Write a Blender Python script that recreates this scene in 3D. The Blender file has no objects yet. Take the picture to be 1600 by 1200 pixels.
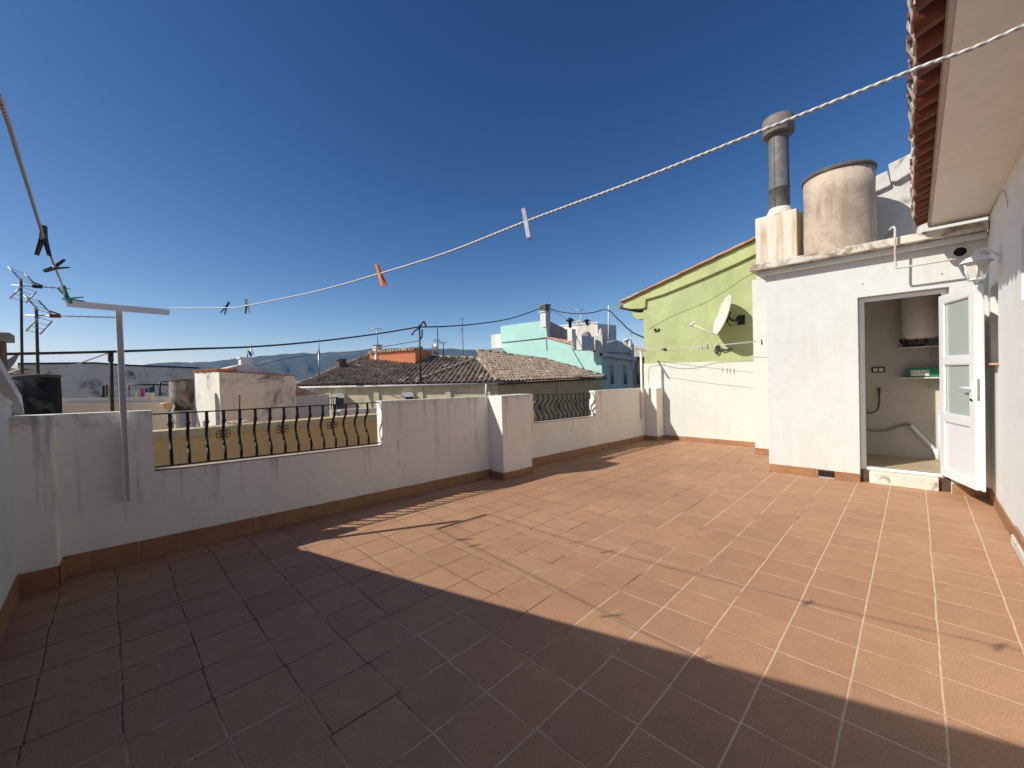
import bpy, math, random
from mathutils import Vector, Matrix
random.seed(7)
R = math.radians
scene = bpy.context.scene
col = scene.collection

# ------------------------------------------------------------------ camera
EYE = Vector((0, 0, 1.6))
YAW, PITCH, ROLL, FPX = 0.782712, -0.016962, -0.029454, 633.64
cy, sy = math.cos(YAW), math.sin(YAW)
cp, sp = math.cos(PITCH), math.sin(PITCH)
FW = Vector((cy*cp, sy*cp, sp))
r0 = Vector((sy, -cy, 0)); u0 = r0.cross(FW)
c_, s_ = math.cos(ROLL), math.sin(ROLL)
RT = c_*r0 + s_*u0
UP = -s_*r0 + c_*u0
cam = bpy.data.cameras.new('camera')
cam.sensor_width = 36.0
cam.lens = 36.0*FPX/1600
cam.clip_start = 0.02
cam.clip_end = 20000
co = bpy.data.objects.new('camera', cam)
m = Matrix((RT, UP, -FW)).transposed().to_4x4()
m.translation = EYE
co.matrix_world = m
col.objects.link(co)
scene.camera = co

def far(px, py, dist):
    """point seen in the survey photo at px, py and standing dist metres away"""
    d = FW + RT*((px-800)/FPX) + UP*((600-py)/FPX)
    return EYE + d*(dist/math.hypot(d.x, d.y))
def onx(px, py, x):
    d = FW + RT*((px-800)/FPX) + UP*((600-py)/FPX)
    return EYE + d*(x/d.x)
def ony(px, py, y):
    d = FW + RT*((px-800)/FPX) + UP*((600-py)/FPX)
    return EYE + d*(y/d.y)
V = Vector

# ------------------------------------------------------------------ materials
def newmat(name):
    m = bpy.data.materials.new(name); m.use_nodes = True
    nt = m.node_tree
    return m, nt, nt.nodes['Principled BSDF']
def N(nt, typ, **kw):
    n = nt.nodes.new(typ)
    for k, v in kw.items():
        if k in n.inputs: n.inputs[k].default_value = v
        else: setattr(n, k, v)
    return n
def L(nt, a, b): nt.links.new(a, b)
def rgba(c): return (c[0], c[1], c[2], 1)
def ramp(nt, src, stops):
    r = nt.nodes.new('ShaderNodeValToRGB')
    e = r.color_ramp.elements
    while len(e) < len(stops): e.new(0.5)
    for i, (p, c) in enumerate(stops):
        e[i].position = p
        e[i].color = rgba(c) if isinstance(c, tuple) else (c, c, c, 1)
    L(nt, src, r.inputs[0])
    return r.outputs[0]
def mix(nt, fac, a, b, mode='MIX'):
    n = nt.nodes.new('ShaderNodeMix'); n.data_type = 'RGBA'; n.blend_type = mode
    for i, v in ((0, fac), (6, a), (7, b)):
        if hasattr(v, 'links'): L(nt, v, n.inputs[i])
        elif i == 0: n.inputs[0].default_value = v
        else: n.inputs[i].default_value = rgba(v)
    return n.outputs[2]
def math_(nt, op, a, b=None, c=None):
    n = nt.nodes.new('ShaderNodeMath'); n.operation = op
    for i, v in enumerate((a, b, c)):
        if v is None: continue
        if hasattr(v, 'links'): L(nt, v, n.inputs[i])
        else: n.inputs[i].default_value = v
    return n.outputs[0]
def coords(nt, scale=(1, 1, 1)):
    t = nt.nodes.new('ShaderNodeTexCoord')
    mp = nt.nodes.new('ShaderNodeMapping'); mp.inputs['Scale'].default_value = scale
    L(nt, t.outputs['Object'], mp.inputs[0])
    return mp.outputs[0]
def noise(nt, vec, scale, detail=4, rough=0.55, dist=0):
    n = N(nt, 'ShaderNodeTexNoise', Scale=scale, Detail=detail, Roughness=rough, Distortion=dist)
    L(nt, vec, n.inputs['Vector'])
    return n.outputs[0]
def bump(nt, bs, h, strength, dist=0.01):
    b = N(nt, 'ShaderNodeBump', Strength=strength, Distance=dist)
    L(nt, h, b.inputs['Height']); L(nt, b.outputs[0], bs.inputs['Normal'])

def plaster(name, c, var=0.12, stain=0.0, stainc=(0.16, 0.14, 0.12), rough=0.9, bumps=0.35, patch=0.0, patchc=(0.04, 0.04, 0.04), streak_scale=9.0, patch_scale=2.2, plo=0.54):
    """painted render: soft mottling, trowel waves, optional run-off streaks and worn patches"""
    m, nt, bs = newmat(name)
    v = coords(nt)
    n1 = noise(nt, v, 1.3, 5, 0.6)
    n2 = noise(nt, v, 11, 5, 0.6)
    lo = tuple(x*(1-var) for x in c); hi = tuple(min(1, x*(1+var*0.35)) for x in c)
    base = ramp(nt, n1, [(0.3, lo), (0.65, hi)])
    base = mix(nt, 0.25, base, ramp(nt, n2, [(0.3, tuple(x*0.82 for x in c)), (0.6, hi)]))
    if stain > 0:
        vs = coords(nt, (streak_scale, streak_scale, 0.35))
        s1 = noise(nt, vs, 1.0, 6, 0.65)
        s2 = noise(nt, v, 0.9, 3, 0.5)
        f = math_(nt, 'MULTIPLY', ramp(nt, s1, [(0.50, 0.0), (0.66, 1.0)]), ramp(nt, s2, [(0.40, 0.0), (0.56, 1.0)]))
        f = math_(nt, 'MULTIPLY', f, stain)
        base = mix(nt, f, base, stainc)
    if patch > 0:
        p = noise(nt, v, patch_scale, 9, 0.72, 0.6)
        f = math_(nt, 'MULTIPLY', ramp(nt, p, [(plo, 0.0), (plo+0.12, 1.0)]), patch)
        base = mix(nt, f, base, patchc)
    L(nt, base, bs.inputs['Base Color'])
    bs.inputs['Roughness'].default_value = rough
    h = math_(nt, 'ADD', math_(nt, 'MULTIPLY', noise(nt, v, 3.5, 3, 0.5), 2.0), math_(nt, 'MULTIPLY', noise(nt, v, 26, 5, 0.65), 0.30))
    bump(nt, bs, h, bumps, 0.012)
    return m
def plain(name, c, rough=0.5, metal=0.0, var=0.1, scale=20, bumps=0.0, rust=0.0, rustc=(0.25, 0.09, 0.03)):
    m, nt, bs = newmat(name)
    v = coords(nt)
    n = noise(nt, v, scale, 4)
    base = ramp(nt, n, [(0.3, tuple(x*(1-var) for x in c)), (0.7, tuple(min(1, x*(1+var)) for x in c))])
    if rust:
        p = noise(nt, v, scale*0.35, 6, 0.7)
        base = mix(nt, math_(nt, 'MULTIPLY', ramp(nt, p, [(0.52, 0.0), (0.62, 1.0)]), rust), base, rustc)
    L(nt, base, bs.inputs['Base Color'])
    bs.inputs['Roughness'].default_value = rough
    bs.inputs['Metallic'].default_value = metal
    if bumps: bump(nt, bs, noise(nt, v, scale*2, 3), bumps, 0.005)
    return m

TX, TY, TX0, TY0 = 0.32744, 0.32930, 2.31104, 0.57637
def floor_mat():
    m, nt, bs = newmat('terracotta_floor')
    v = coords(nt)
    w = N(nt, 'ShaderNodeTexNoise', Scale=2.3, Detail=3.0, Roughness=0.6); L(nt, v, w.inputs['Vector'])
    off = nt.nodes.new('ShaderNodeVectorMath'); off.operation = 'MULTIPLY_ADD'
    L(nt, w.outputs['Color'], off.inputs[0]); off.inputs[1].default_value = (0.016, 0.016, 0); off.inputs[2].default_value = (-0.008, -0.008, 0)
    ad = nt.nodes.new('ShaderNodeVectorMath'); ad.operation = 'ADD'; L(nt, v, ad.inputs[0]); L(nt, off.outputs[0], ad.inputs[1])
    sx = nt.nodes.new('ShaderNodeSeparateXYZ'); L(nt, ad.outputs[0], sx.inputs[0])
    ty = math_(nt, 'DIVIDE', math_(nt, 'SUBTRACT', sx.outputs[1], TY0), TY)
    iy = math_(nt, 'FLOOR', ty); fy = math_(nt, 'SUBTRACT', ty, iy)
    # each row of tiles is laid a few millimetres off its neighbour
    wn = N(nt, 'ShaderNodeTexWhiteNoise', noise_dimensions='1D'); L(nt, iy, wn.inputs['W'])
    sh = math_(nt, 'MULTIPLY', math_(nt, 'SUBTRACT', wn.outputs['Value'], 0.5), 0.055)
    tx = math_(nt, 'ADD', math_(nt, 'DIVIDE', math_(nt, 'SUBTRACT', sx.outputs[0], TX0), TX), sh)
    ix = math_(nt, 'FLOOR', tx); fx = math_(nt, 'SUBTRACT', tx, ix)
    dx = math_(nt, 'MULTIPLY', math_(nt, 'MINIMUM', fx, math_(nt, 'SUBTRACT', 1.0, fx)), TX)
    dy = math_(nt, 'MULTIPLY', math_(nt, 'MINIMUM', fy, math_(nt, 'SUBTRACT', 1.0, fy)), TY)
    gw = noise(nt, v, 14, 4, 0.7)
    wy = math_(nt, 'MULTIPLY_ADD', gw, 0.0062, 0.0012)
    wx = math_(nt, 'MULTIPLY_ADD', gw, 0.0045, 0.0012)
    gy = math_(nt, 'LESS_THAN', dy, wy); gx = math_(nt, 'LESS_THAN', dx, wx)
    g = math_(nt, 'MAXIMUM', gx, gy)
    # tile colour
    cb = nt.nodes.new('ShaderNodeCombineXYZ'); L(nt, ix, cb.inputs[0]); L(nt, iy, cb.inputs[1])
    wt = N(nt, 'ShaderNodeTexWhiteNoise', noise_dimensions='3D'); L(nt, cb.outputs[0], wt.inputs['Vector'])
    t1 = ramp(nt, wt.outputs['Value'], [(0.0, (0.445, 0.236, 0.132)), (0.35, (0.435, 0.238, 0.138)), (0.65, (0.472, 0.258, 0.143)), (1.0, (0.460, 0.260, 0.147))])
    fine = noise(nt, v, 130, 5, 0.85)
    t1 = mix(nt, 0.75, t1, ramp(nt, fine, [(0.34, 0.45), (0.5, 0.95), (0.66, 1.45)]), 'MULTIPLY')
    mid = noise(nt, v, 7, 6, 0.7)
    t1 = mix(nt, 0.5, t1, ramp(nt, mid, [(0.3, (0.82, 0.80, 0.78)), (0.7, (1.12, 1.12, 1.14))]), 'MULTIPLY')
    big = noise(nt, v, 0.55, 4, 0.6)
    t1 = mix(nt, 0.6, t1, ramp(nt, big, [(0.35, (0.86, 0.84, 0.83)), (0.65, (1.10, 1.10, 1.10))]), 'MULTIPLY')
    # dry water marks of pale lime
    wm = noise(nt, v, 1.1, 8, 0.72, 1.5)
    t1 = mix(nt, math_(nt, 'MULTIPLY', ramp(nt, wm, [(0.56, 0.0), (0.72, 1.0)]), 0.22), t1, (0.66, 0.45, 0.32))
    # specks of paint and dirt
    vo = N(nt, 'ShaderNodeTexVoronoi', Scale=5.0); L(nt, v, vo.inputs['Vector'])
    sc_ = N(nt, 'ShaderNodeSeparateColor'); L(nt, vo.outputs['Color'], sc_.inputs[0])
    sm = math_(nt, 'MULTIPLY', math_(nt, 'LESS_THAN', vo.outputs['Distance'], 0.035), math_(nt, 'GREATER_THAN', sc_.outputs[0], 0.72))
    t1 = mix(nt, math_(nt, 'MULTIPLY', sm, 0.75), t1, (0.70, 0.60, 0.50))
    sd = math_(nt, 'MULTIPLY', math_(nt, 'LESS_THAN', vo.outputs['Distance'], 0.028), math_(nt, 'LESS_THAN', sc_.outputs[0], 0.12))
    t1 = mix(nt, math_(nt, 'MULTIPLY', sd, 0.85), t1, (0.03, 0.02, 0.015))
    # grout: clean sand-coloured, clogged with dirt along the parapet side
    pat = noise(nt, v, 1.7, 5, 0.65)
    xx = math_(nt, 'MULTIPLY_ADD', sx.outputs[1], 0.10, math_(nt, 'SUBTRACT', pat, 0.22))
    dirt = ramp(nt, xx, [(0.40, 0.0), (0.56, 1.0)])
    fine2 = noise(nt, v, 34, 3, 0.6)
    gc = mix(nt, dirt, mix(nt, ramp(nt, gw, [(0.35, 0.0), (0.65, 1.0)]), (0.80, 0.59, 0.41), (0.54, 0.36, 0.23)), mix(nt, ramp(nt, fine2, [(0.42, 0.0), (0.60, 1.0)]), (0.035, 0.02, 0.012), (0.16, 0.085, 0.05)))
    miss = noise(nt, v, 3.6, 3, 0.6)
    gvis = math_(nt, 'MULTIPLY', g, math_(nt, 'MAXIMUM', ramp(nt, miss, [(0.36, 0.2), (0.50, 0.95)]), math_(nt, 'MULTIPLY', gy, 0.85)))
    colr = mix(nt, gvis, t1, gc)
    L(nt, colr, bs.inputs['Base Color'])
    bs.inputs['Roughness'].default_value = 0.72
    rr = ramp(nt, noise(nt, v, 5, 4), [(0.3, 0.62), (0.7, 0.85)]); L(nt, rr, bs.inputs['Roughness'])
    ed = ramp(nt, math_(nt, 'MINIMUM', dx, dy), [(0.0, 0.0), (0.011, 1.0)])
    h = math_(nt, 'ADD', ed, math_(nt, 'MULTIPLY', fine, 0.5))
    h = math_(nt, 'ADD', h, math_(nt, 'MULTIPLY', mid, 0.8))
    bump(nt, bs, h, 0.55, 0.004)
    return m

def roof_mat(name, c1, c2, c3, s=5.0):
    m, nt, bs = newmat(name)
    v = coords(nt)
    vo = N(nt, 'ShaderNodeTexVoronoi', Scale=s); L(nt, v, vo.inputs['Vector'])
    sc_ = N(nt, 'ShaderNodeSeparateColor'); L(nt, vo.outputs['Color'], sc_.inputs[0])
    b = ramp(nt, sc_.outputs[0], [(0.0, c1), (0.55, c2), (0.93, c2), (1.0, c3)])
    b = mix(nt, 0.8, b, ramp(nt, noise(nt, v, 2.5, 6, 0.7), [(0.3, (0.6, 0.6, 0.6)), (0.7, (1.3, 1.3, 1.3))]), 'MULTIPLY')
    L(nt, b, bs.inputs['Base Color']); bs.inputs['Roughness'].default_value = 0.95
    bump(nt, bs, noise(nt, v, 30, 4), 0.5, 0.02)
    return m

def soot_mat(name, base, density, zlo, zhi, wide=1.4):
    """old cement tank with black mould"""
    m, nt, bs = newmat(name)
    v = coords(nt)
    b = ramp(nt, noise(nt, v, 3, 6, 0.65), [(0.3, tuple(x*0.75 for x in base)), (0.7, base)])
    n1 = noise(nt, v, wide, 8, 0.65, 0.5)
    f = ramp(nt, n1, [(zlo, 0.0), (zhi, 1.0)])
    b = mix(nt, math_(nt, 'MULTIPLY', f, density), b, (0.012, 0.011, 0.010))
    L(nt, b, bs.inputs['Base Color']); bs.inputs['Roughness'].default_value = 0.95
    bump(nt, bs, noise(nt, v, 40, 4), 0.4, 0.01)
    return m

M = {}
M['floor'] = floor_mat()
M['parapet'] = plaster('parapet_paint', (0.85, 0.785, 0.675), 0.12, 0.55, (0.30, 0.255, 0.22), bumps=0.5, streak_scale=7.0)
def parapet_mat():
    m, nt, bs = newmat('parapet_paint')
    v = coords(nt)
    t = nt.nodes.new('ShaderNodeSeparateXYZ'); L(nt, v, t.inputs[0])
    c = (0.90, 0.85, 0.76)
    base = ramp(nt, noise(nt, v, 1.1, 5, 0.6), [(0.3, tuple(x*.90 for x in c)), (0.65, c)])
    base = mix(nt, 0.3, base, ramp(nt, noise(nt, v, 9, 6, 0.65), [(0.3, tuple(x*.84 for x in c)), (0.6, c)]))
    # run-off: narrow columns, darkest where they start under a sill or a cap
    vx = coords(nt, (1, 1, 0.045))
    col_ = ramp(nt, noise(nt, vx, 9.0, 3, 0.6), [(0.565, 0.0), (0.64, 1.0)])
    fine_ = ramp(nt, noise(nt, coords(nt, (1, 1, .12)), 30.0, 3, 0.6), [(0.35, 0.35), (0.6, 1.0)])
    z = t.outputs[2]
    lo_ = ramp(nt, z, [(0.36, 0.0), (0.76, 1.0), (0.80, 0.55), (0.84, 0.0)])
    hi_ = ramp(nt, math_(nt, 'SUBTRACT', z, 0.4), [(0.30, 0.0), (0.90, 1.0)])
    zf = math_(nt, 'MAXIMUM', lo_, hi_)
    f = math_(nt, 'MULTIPLY', math_(nt, 'MULTIPLY', col_, fine_), math_(nt, 'MULTIPLY', zf, 0.5))
    base = mix(nt, f, base, (0.23, 0.185, 0.15))
    # grime line under the cap and blotches near the skirting
    cap = math_(nt, 'MULTIPLY', ramp(nt, math_(nt, 'SUBTRACT', z, 0.42), [(0.80, 0.0), (0.90, 1.0)]), ramp(nt, noise(nt, v, 5, 6, 0.75), [(0.48, 0.0), (0.62, 1.0)]))
    base = mix(nt, math_(nt, 'MULTIPLY', cap, 0.55), base, (0.30, 0.26, 0.22))
    # flaked spots and hairline cracks
    fl_ = ramp(nt, noise(nt, v, 7.5, 9, 0.75), [(0.66, 0.0), (0.69, 1.0)])
    base = mix(nt, math_(nt, 'MULTIPLY', fl_, 0.5), base, (0.45, 0.40, 0.34))
    cr = N(nt, 'ShaderNodeTexVoronoi', Scale=0.8, feature='DISTANCE_TO_EDGE')
    wv = N(nt, 'ShaderNodeTexNoise', Scale=3.0, Detail=6.0); L(nt, v, wv.inputs['Vector'])
    va = nt.nodes.new('ShaderNodeVectorMath'); va.operation = 'MULTIPLY_ADD'; L(nt, wv.outputs['Color'], va.inputs[0]); va.inputs[1].default_value = (.5, .5, .5); L(nt, v, va.inputs[2])
    L(nt, va.outputs[0], cr.inputs['Vector'])
    ck_ = math_(nt, 'MULTIPLY', math_(nt, 'LESS_THAN', cr.outputs['Distance'], 0.0028), ramp(nt, noise(nt, v, 1.4, 2), [(0.5, 0.0), (0.58, 1.0)]))
    base = mix(nt, math_(nt, 'MULTIPLY', ck_, 0.35), base, (0.35, 0.31, 0.27))
    L(nt, base, bs.inputs['Base Color']); bs.inputs['Roughness'].default_value = .9
    h = math_(nt, 'ADD', math_(nt, 'MULTIPLY', noise(nt, v, 3.0, 3, 0.5), 2.2), math_(nt, 'MULTIPLY', noise(nt, v, 22, 4, 0.6), 0.5))
    h = math_(nt, 'SUBTRACT', h, math_(nt, 'MULTIPLY', fl_, .4))
    bump(nt, bs, h, 0.55, 0.012)
    return m
M['parapet'] = parapet_mat()
M['white'] = plaster('white_paint', (0.655, 0.665, 0.645), 0.07, 0.35, (0.56, 0.52, 0.43), bumps=0.28)
M['whitewarm'] = plaster('warm_white_paint', (0.685, 0.685, 0.625), 0.08, 0.25, (0.6, 0.54, 0.44), bumps=0.4)
M['house'] = plaster('house_paint', (0.84, 0.845, 0.81), 0.05, 0.08, (0.6, 0.55, 0.5), bumps=0.3)
M['soffit'] = plaster('soffit_paint', (0.84, 0.80, 0.74), 0.06, 0, bumps=0.15)
M['inner'] = plaster('interior_paint', (0.62, 0.575, 0.52), 0.08, 0.1, bumps=0.25)
M['cornice'] = plaster('weathered_cornice', (0.70, 0.66, 0.57), 0.15, 0.7, (0.24, 0.17, 0.11), bumps=0.5, patch=0.9, patchc=(0.25, 0.18, 0.11), patch_scale=4.5, plo=0.47, streak_scale=5)
M['stack'] = plaster('chimney_paint', (0.72, 0.68, 0.58), 0.12, 0.9, (0.50, 0.27, 0.09), bumps=0.4, streak_scale=4.5, patch=0.35, patchc=(0.5, 0.36, 0.2), patch_scale=2.0)
M['tank'] = plaster('cement_tank', (0.57, 0.45, 0.345), 0.22, 0.85, (0.25, 0.17, 0.13), bumps=0.5, streak_scale=4.5, patch=0.55, patchc=(0.33, 0.24, 0.18), patch_scale=3.5, plo=0.47)
M['lid'] = plaster('tank_rim', (0.10, 0.09, 0.085), 0.4, 0, patch=0.5, patchc=(0.3, 0.28, 0.25), patch_scale=12)
M['skirt'] = plain('skirting_tile', (0.34, 0.17, 0.08), 0.5, 0, 0.16, 6, 0.1)
M['skirtdark'] = plain('dark_tile', (0.09, 0.045, 0.03), 0.6, 0, 0.3, 9)
M['grout'] = plain('grout', (0.36, 0.26, 0.18), 0.9, 0, 0.3, 30, 0.2)
M['rough'] = plaster('flaking_whitewash', (0.72, 0.68, 0.58), 0.15, 0.0, bumps=1.0, patch=0.8, patchc=(0.25, 0.19, 0.12), patch_scale=9)
M['iron'] = plain('black_iron', (0.018, 0.016, 0.016), 0.45, 0.2, 0.3, 40, 0.1)
M['cream'] = plain('cream_metal_paint', (0.90, 0.83, 0.73), 0.5, 0, 0.08, 6)
M['creamw'] = plain('white_metal_paint', (0.66, 0.62, 0.55), 0.5, 0, 0.08, 6, rust=0.4)
M['pvc'] = plain('white_pvc', (0.80, 0.81, 0.82), 0.28, 0, 0.03, 3)
M['plastic'] = plain('ivory_plastic', (0.72, 0.69, 0.62), 0.45, 0, 0.05, 10)
M['steel'] = plain('worn_steel', (0.42, 0.41, 0.40), 0.4, 0.9, 0.15, 20)
M['galv'] = plain('galvanised_flue', (0.155, 0.155, 0.145), 0.65, 0.25, 0.25, 8, 0.1, rust=0.5, rustc=(0.22, 0.10, 0.05))
M['galvcap'] = plain('grey_flue_cap', (0.19, 0.17, 0.15), 0.75, 0.1, 0.2, 12)
M['rust'] = plain('rusty_steel', (0.05, 0.035, 0.03), 0.8, 0.2, 0.3, 30)
M['alu'] = plain('aluminium', (0.42, 0.42, 0.43), 0.4, 0.7, 0.1, 30)
M['cable'] = plain('black_cable', (0.022, 0.022, 0.025), 0.6, 0, 0.2, 5)
M['cablegrey'] = plain('grey_cable', (0.14, 0.14, 0.15), 0.6, 0, 0.2, 5)
M['whitecable'] = plain('pale_cable', (0.45, 0.44, 0.42), 0.6, 0, 0.2, 5)
M['yellow'] = plaster('ochre_paint', (0.78, 0.50, 0.20), 0.10, 0.3, (0.42, 0.28, 0.13), bumps=0.3, streak_scale=3)
M['ochrecap'] = plaster('ochre_cap', (0.68, 0.50, 0.27), 0.12, 0.3, bumps=0.3)
M['green'] = plaster('green_paint', (0.45, 0.50, 0.245), 0.18, 0.5, (0.33, 0.38, 0.15), bumps=1.0, patch=0.4, patchc=(0.37, 0.42, 0.19), patch_scale=1.8, streak_scale=2.0)
M['greentrim'] = plaster('green_trim_paint', (0.47, 0.53, 0.24), 0.14, 0.3, (0.33, 0.36, 0.17), bumps=0.8, streak_scale=2.0)
M['oldwhite'] = plaster('old_whitewash', (0.72, 0.67, 0.60), 0.15, 0.35, (0.22, 0.20, 0.19), bumps=0.4, patch=0.9, patchc=(0.07, 0.07, 0.075), patch_scale=1.0, streak_scale=2.0)
M['oldwhite2'] = plaster('greyed_whitewash', (0.68, 0.62, 0.56), 0.15, 0.5, (0.26, 0.23, 0.22), bumps=0.4, streak_scale=2.5)
M['gablewhite'] = plaster('stained_white', (0.66, 0.63, 0.58), 0.12, 0.4, (0.30, 0.26, 0.22), bumps=0.5, patch=0.7, patchc=(0.16, 0.14, 0.13), patch_scale=2.5, streak_scale=3)
M['roughwhite'] = plaster('roof_white', (0.74, 0.71, 0.66), 0.1, 0.3, bumps=0.3, streak_scale=2)
M['creamwall'] = plaster('cream_render', (0.80, 0.68, 0.44), 0.12, 0.4, (0.24, 0.19, 0.12), bumps=0.3, streak_scale=1.6)
M['olive'] = plaster('olive_render', (0.74, 0.47, 0.22), 0.15, 0.4, (0.14, 0.11, 0.07), bumps=0.3, streak_scale=1.6)
M['turq'] = plaster('turquoise_paint', (0.42, 0.66, 0.60), 0.10, 0.25, (0.5, 0.62, 0.56), bumps=0.3, streak_scale=1.2)
M['bluegrey'] = plaster('blue_facade', (0.62, 0.62, 0.52), 0.1, 0.2, bumps=0.3, streak_scale=1.2)
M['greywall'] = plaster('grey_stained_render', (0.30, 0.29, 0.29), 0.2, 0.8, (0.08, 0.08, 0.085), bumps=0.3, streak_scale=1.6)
M['trim'] = plaster('stone_trim', (0.62, 0.60, 0.55), 0.1, 0.3, bumps=0.2, streak_scale=2)
M['beige'] = plaster('beige_render', (0.42, 0.32, 0.23), 0.1, 0.2, bumps=0.2, streak_scale=1.5)
M['terrawall'] = plaster('terracotta_render', (0.62, 0.21, 0.095), 0.1, 0.2, (0.45, 0.15, 0.07), bumps=0.3, streak_scale=2)
M['brick'] = plain('dark_brick', (0.12, 0.07, 0.055), 0.9, 0, 0.4, 9, 0.4)
M['concrete'] = plaster('concrete', (0.25, 0.235, 0.22), 0.2, 0.4, (0.1, 0.1, 0.1), bumps=0.5)
M['rooftile'] = roof_mat('weathered_roof_tile', (0.15, 0.11, 0.08), (0.37, 0.28, 0.20), (0.66, 0.58, 0.48), 3.4)
M['rooftile2'] = roof_mat('pinkish_roof_tile', (0.20, 0.14, 0.105), (0.36, 0.265, 0.195), (0.55, 0.46, 0.37), 4.0)
M['ridge'] = roof_mat('ridge_mortar_tile', (0.25, 0.18, 0.12), (0.42, 0.33, 0.24), (0.6, 0.53, 0.45), 4.0)
M['orangetile'] = roof_mat('orange_tile', (0.42, 0.12, 0.05), (0.52, 0.17, 0.075), (0.6, 0.28, 0.16), 6.0)
M['salmontile'] = roof_mat('salmon_tile', (0.46, 0.24, 0.16), (0.60, 0.34, 0.23), (0.62, 0.45, 0.34), 4.0)
M['eavetile'] = plain('glazed_eave_tile', (0.14, 0.036, 0.020), 0.7, 0, 0.35, 5, 0.1)
M['mortar'] = plaster('mortar', (0.55, 0.47, 0.42), 0.3, 0, bumps=0.8, patch=0.5, patchc=(0.35, 0.12, 0.07), patch_scale=14)
M['glass'] = plain('dark_glass', (0.02, 0.03, 0.03), 0.08, 0, 0.1, 5)
M['dark'] = plain('dark_void', (0.008, 0.008, 0.008), 0.9, 0, 0.1, 5)
M['mouldshade'] = soot_mat('mouldy_shaded_tank', (0.42, 0.38, 0.35), 1.0, 0.22, 0.47, 0.9)  # mould spread almost all over, so the black also paints in the tank's shade
M['soot'] = soot_mat('mouldy_small_tank', (0.55, 0.50, 0.43), 0.97, 0.34, 0.54, 1.3)
M['black'] = plain('black_plastic', (0.018, 0.018, 0.018), 0.4, 0, 0.2, 30)
M['pegorange'] = plain('orange_plastic', (0.85, 0.24, 0.07), 0.4, 0, 0.1, 30)
M['peglilac'] = plain('lilac_plastic', (0.62, 0.58, 0.70), 0.4, 0, 0.2, 30)
M['pegviolet'] = plain('violet_plastic', (0.30, 0.24, 0.46), 0.4, 0, 0.2, 30)
M['peggreen'] = plain('green_plastic', (0.012, 0.16, 0.09), 0.4, 0, 0.2, 30)
M['pegwhite'] = plain('white_plastic', (0.66, 0.64, 0.58), 0.4, 0, 0.1, 30)
M['greenbox'] = plain('green_card', (0.01, 0.22, 0.11), 0.5, 0, 0.1, 10)
M['boxlabel'] = plain('pale_label', (0.42, 0.55, 0.50), 0.5, 0, 0.2, 60)
M['intfloor'] = plain('ceramic_floor', (0.47, 0.37, 0.25), 0.5, 0, 0.08, 3)
M['lampglass'] = plain('frosted_lamp_glass', (0.62, 0.60, 0.54), 0.25, 0, 0.05, 10)
M['dish'] = plain('dish_paint', (0.70, 0.68, 0.58), 0.5, 0, 0.06, 4)
M['wet'] = plain('asphalt_ground', (0.10, 0.095, 0.085), 0.95, 0, 0.3, 0.3)
M['sillcap'] = plaster('pinkish_sill', (0.52, 0.40, 0.33), 0.2, 0.3, bumps=0.5, patch=0.5, patchc=(0.25, 0.18, 0.14), patch_scale=10)
M['sill'] = plain('pink_sill_tile', (0.50, 0.28, 0.19), 0.6, 0, 0.15, 8)

def rope_mat():
    m, nt, bs = newmat('twisted_rope')
    t = nt.nodes.new('ShaderNodeTexCoord')
    w = N(nt, 'ShaderNodeTexWave', Scale=44.0, Distortion=1.5); w.wave_type = 'BANDS'; w.bands_direction = 'DIAGONAL'
    L(nt, t.outputs['Object'], w.inputs['Vector'])
    c = ramp(nt, w.outputs['Fac'], [(0.25, (0.42, 0.36, 0.36)), (0.6, (0.80, 0.78, 0.75))])
    L(nt, c, bs.inputs['Base Color']); bs.inputs['Roughness'].default_value = 0.8
    bump(nt, bs, w.outputs['Fac'], 0.6, 0.002)
    return m
M['rope'] = rope_mat()
def frosted():
    m, nt, bs = newmat('frosted_glass')
    v = coords(nt)
    L(nt, ramp(nt, noise(nt, v, 160, 3), [(0.3, (0.50, 0.56, 0.54)), (0.7, (0.60, 0.66, 0.64))]), bs.inputs['Base Color'])
    bs.inputs['Roughness'].default_value = 0.22
    bs.inputs['Transmission Weight'].default_value = 0.25
    bump(nt, bs, noise(nt, v, 120, 2), 0.3, 0.003)
    return m
M['frost'] = frosted()
M['dullred'] = plain('dull_red_plastic', (0.22, 0.03, 0.025), 0.6)
def mountain_mat():
    m, nt, bs = newmat('mountain_scrub')
    v = coords(nt)
    n = noise(nt, v, 0.004, 9, 0.65)
    c = ramp(nt, n, [(0.35, (0.012, 0.020, 0.022)), (0.55, (0.03, 0.038, 0.038)), (0.78, (0.12, 0.12, 0.12))])
    L(nt, c, bs.inputs['Base Color']); bs.inputs['Roughness'].default_value = 1
    return m
M['mountain'] = mountain_mat()

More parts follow.
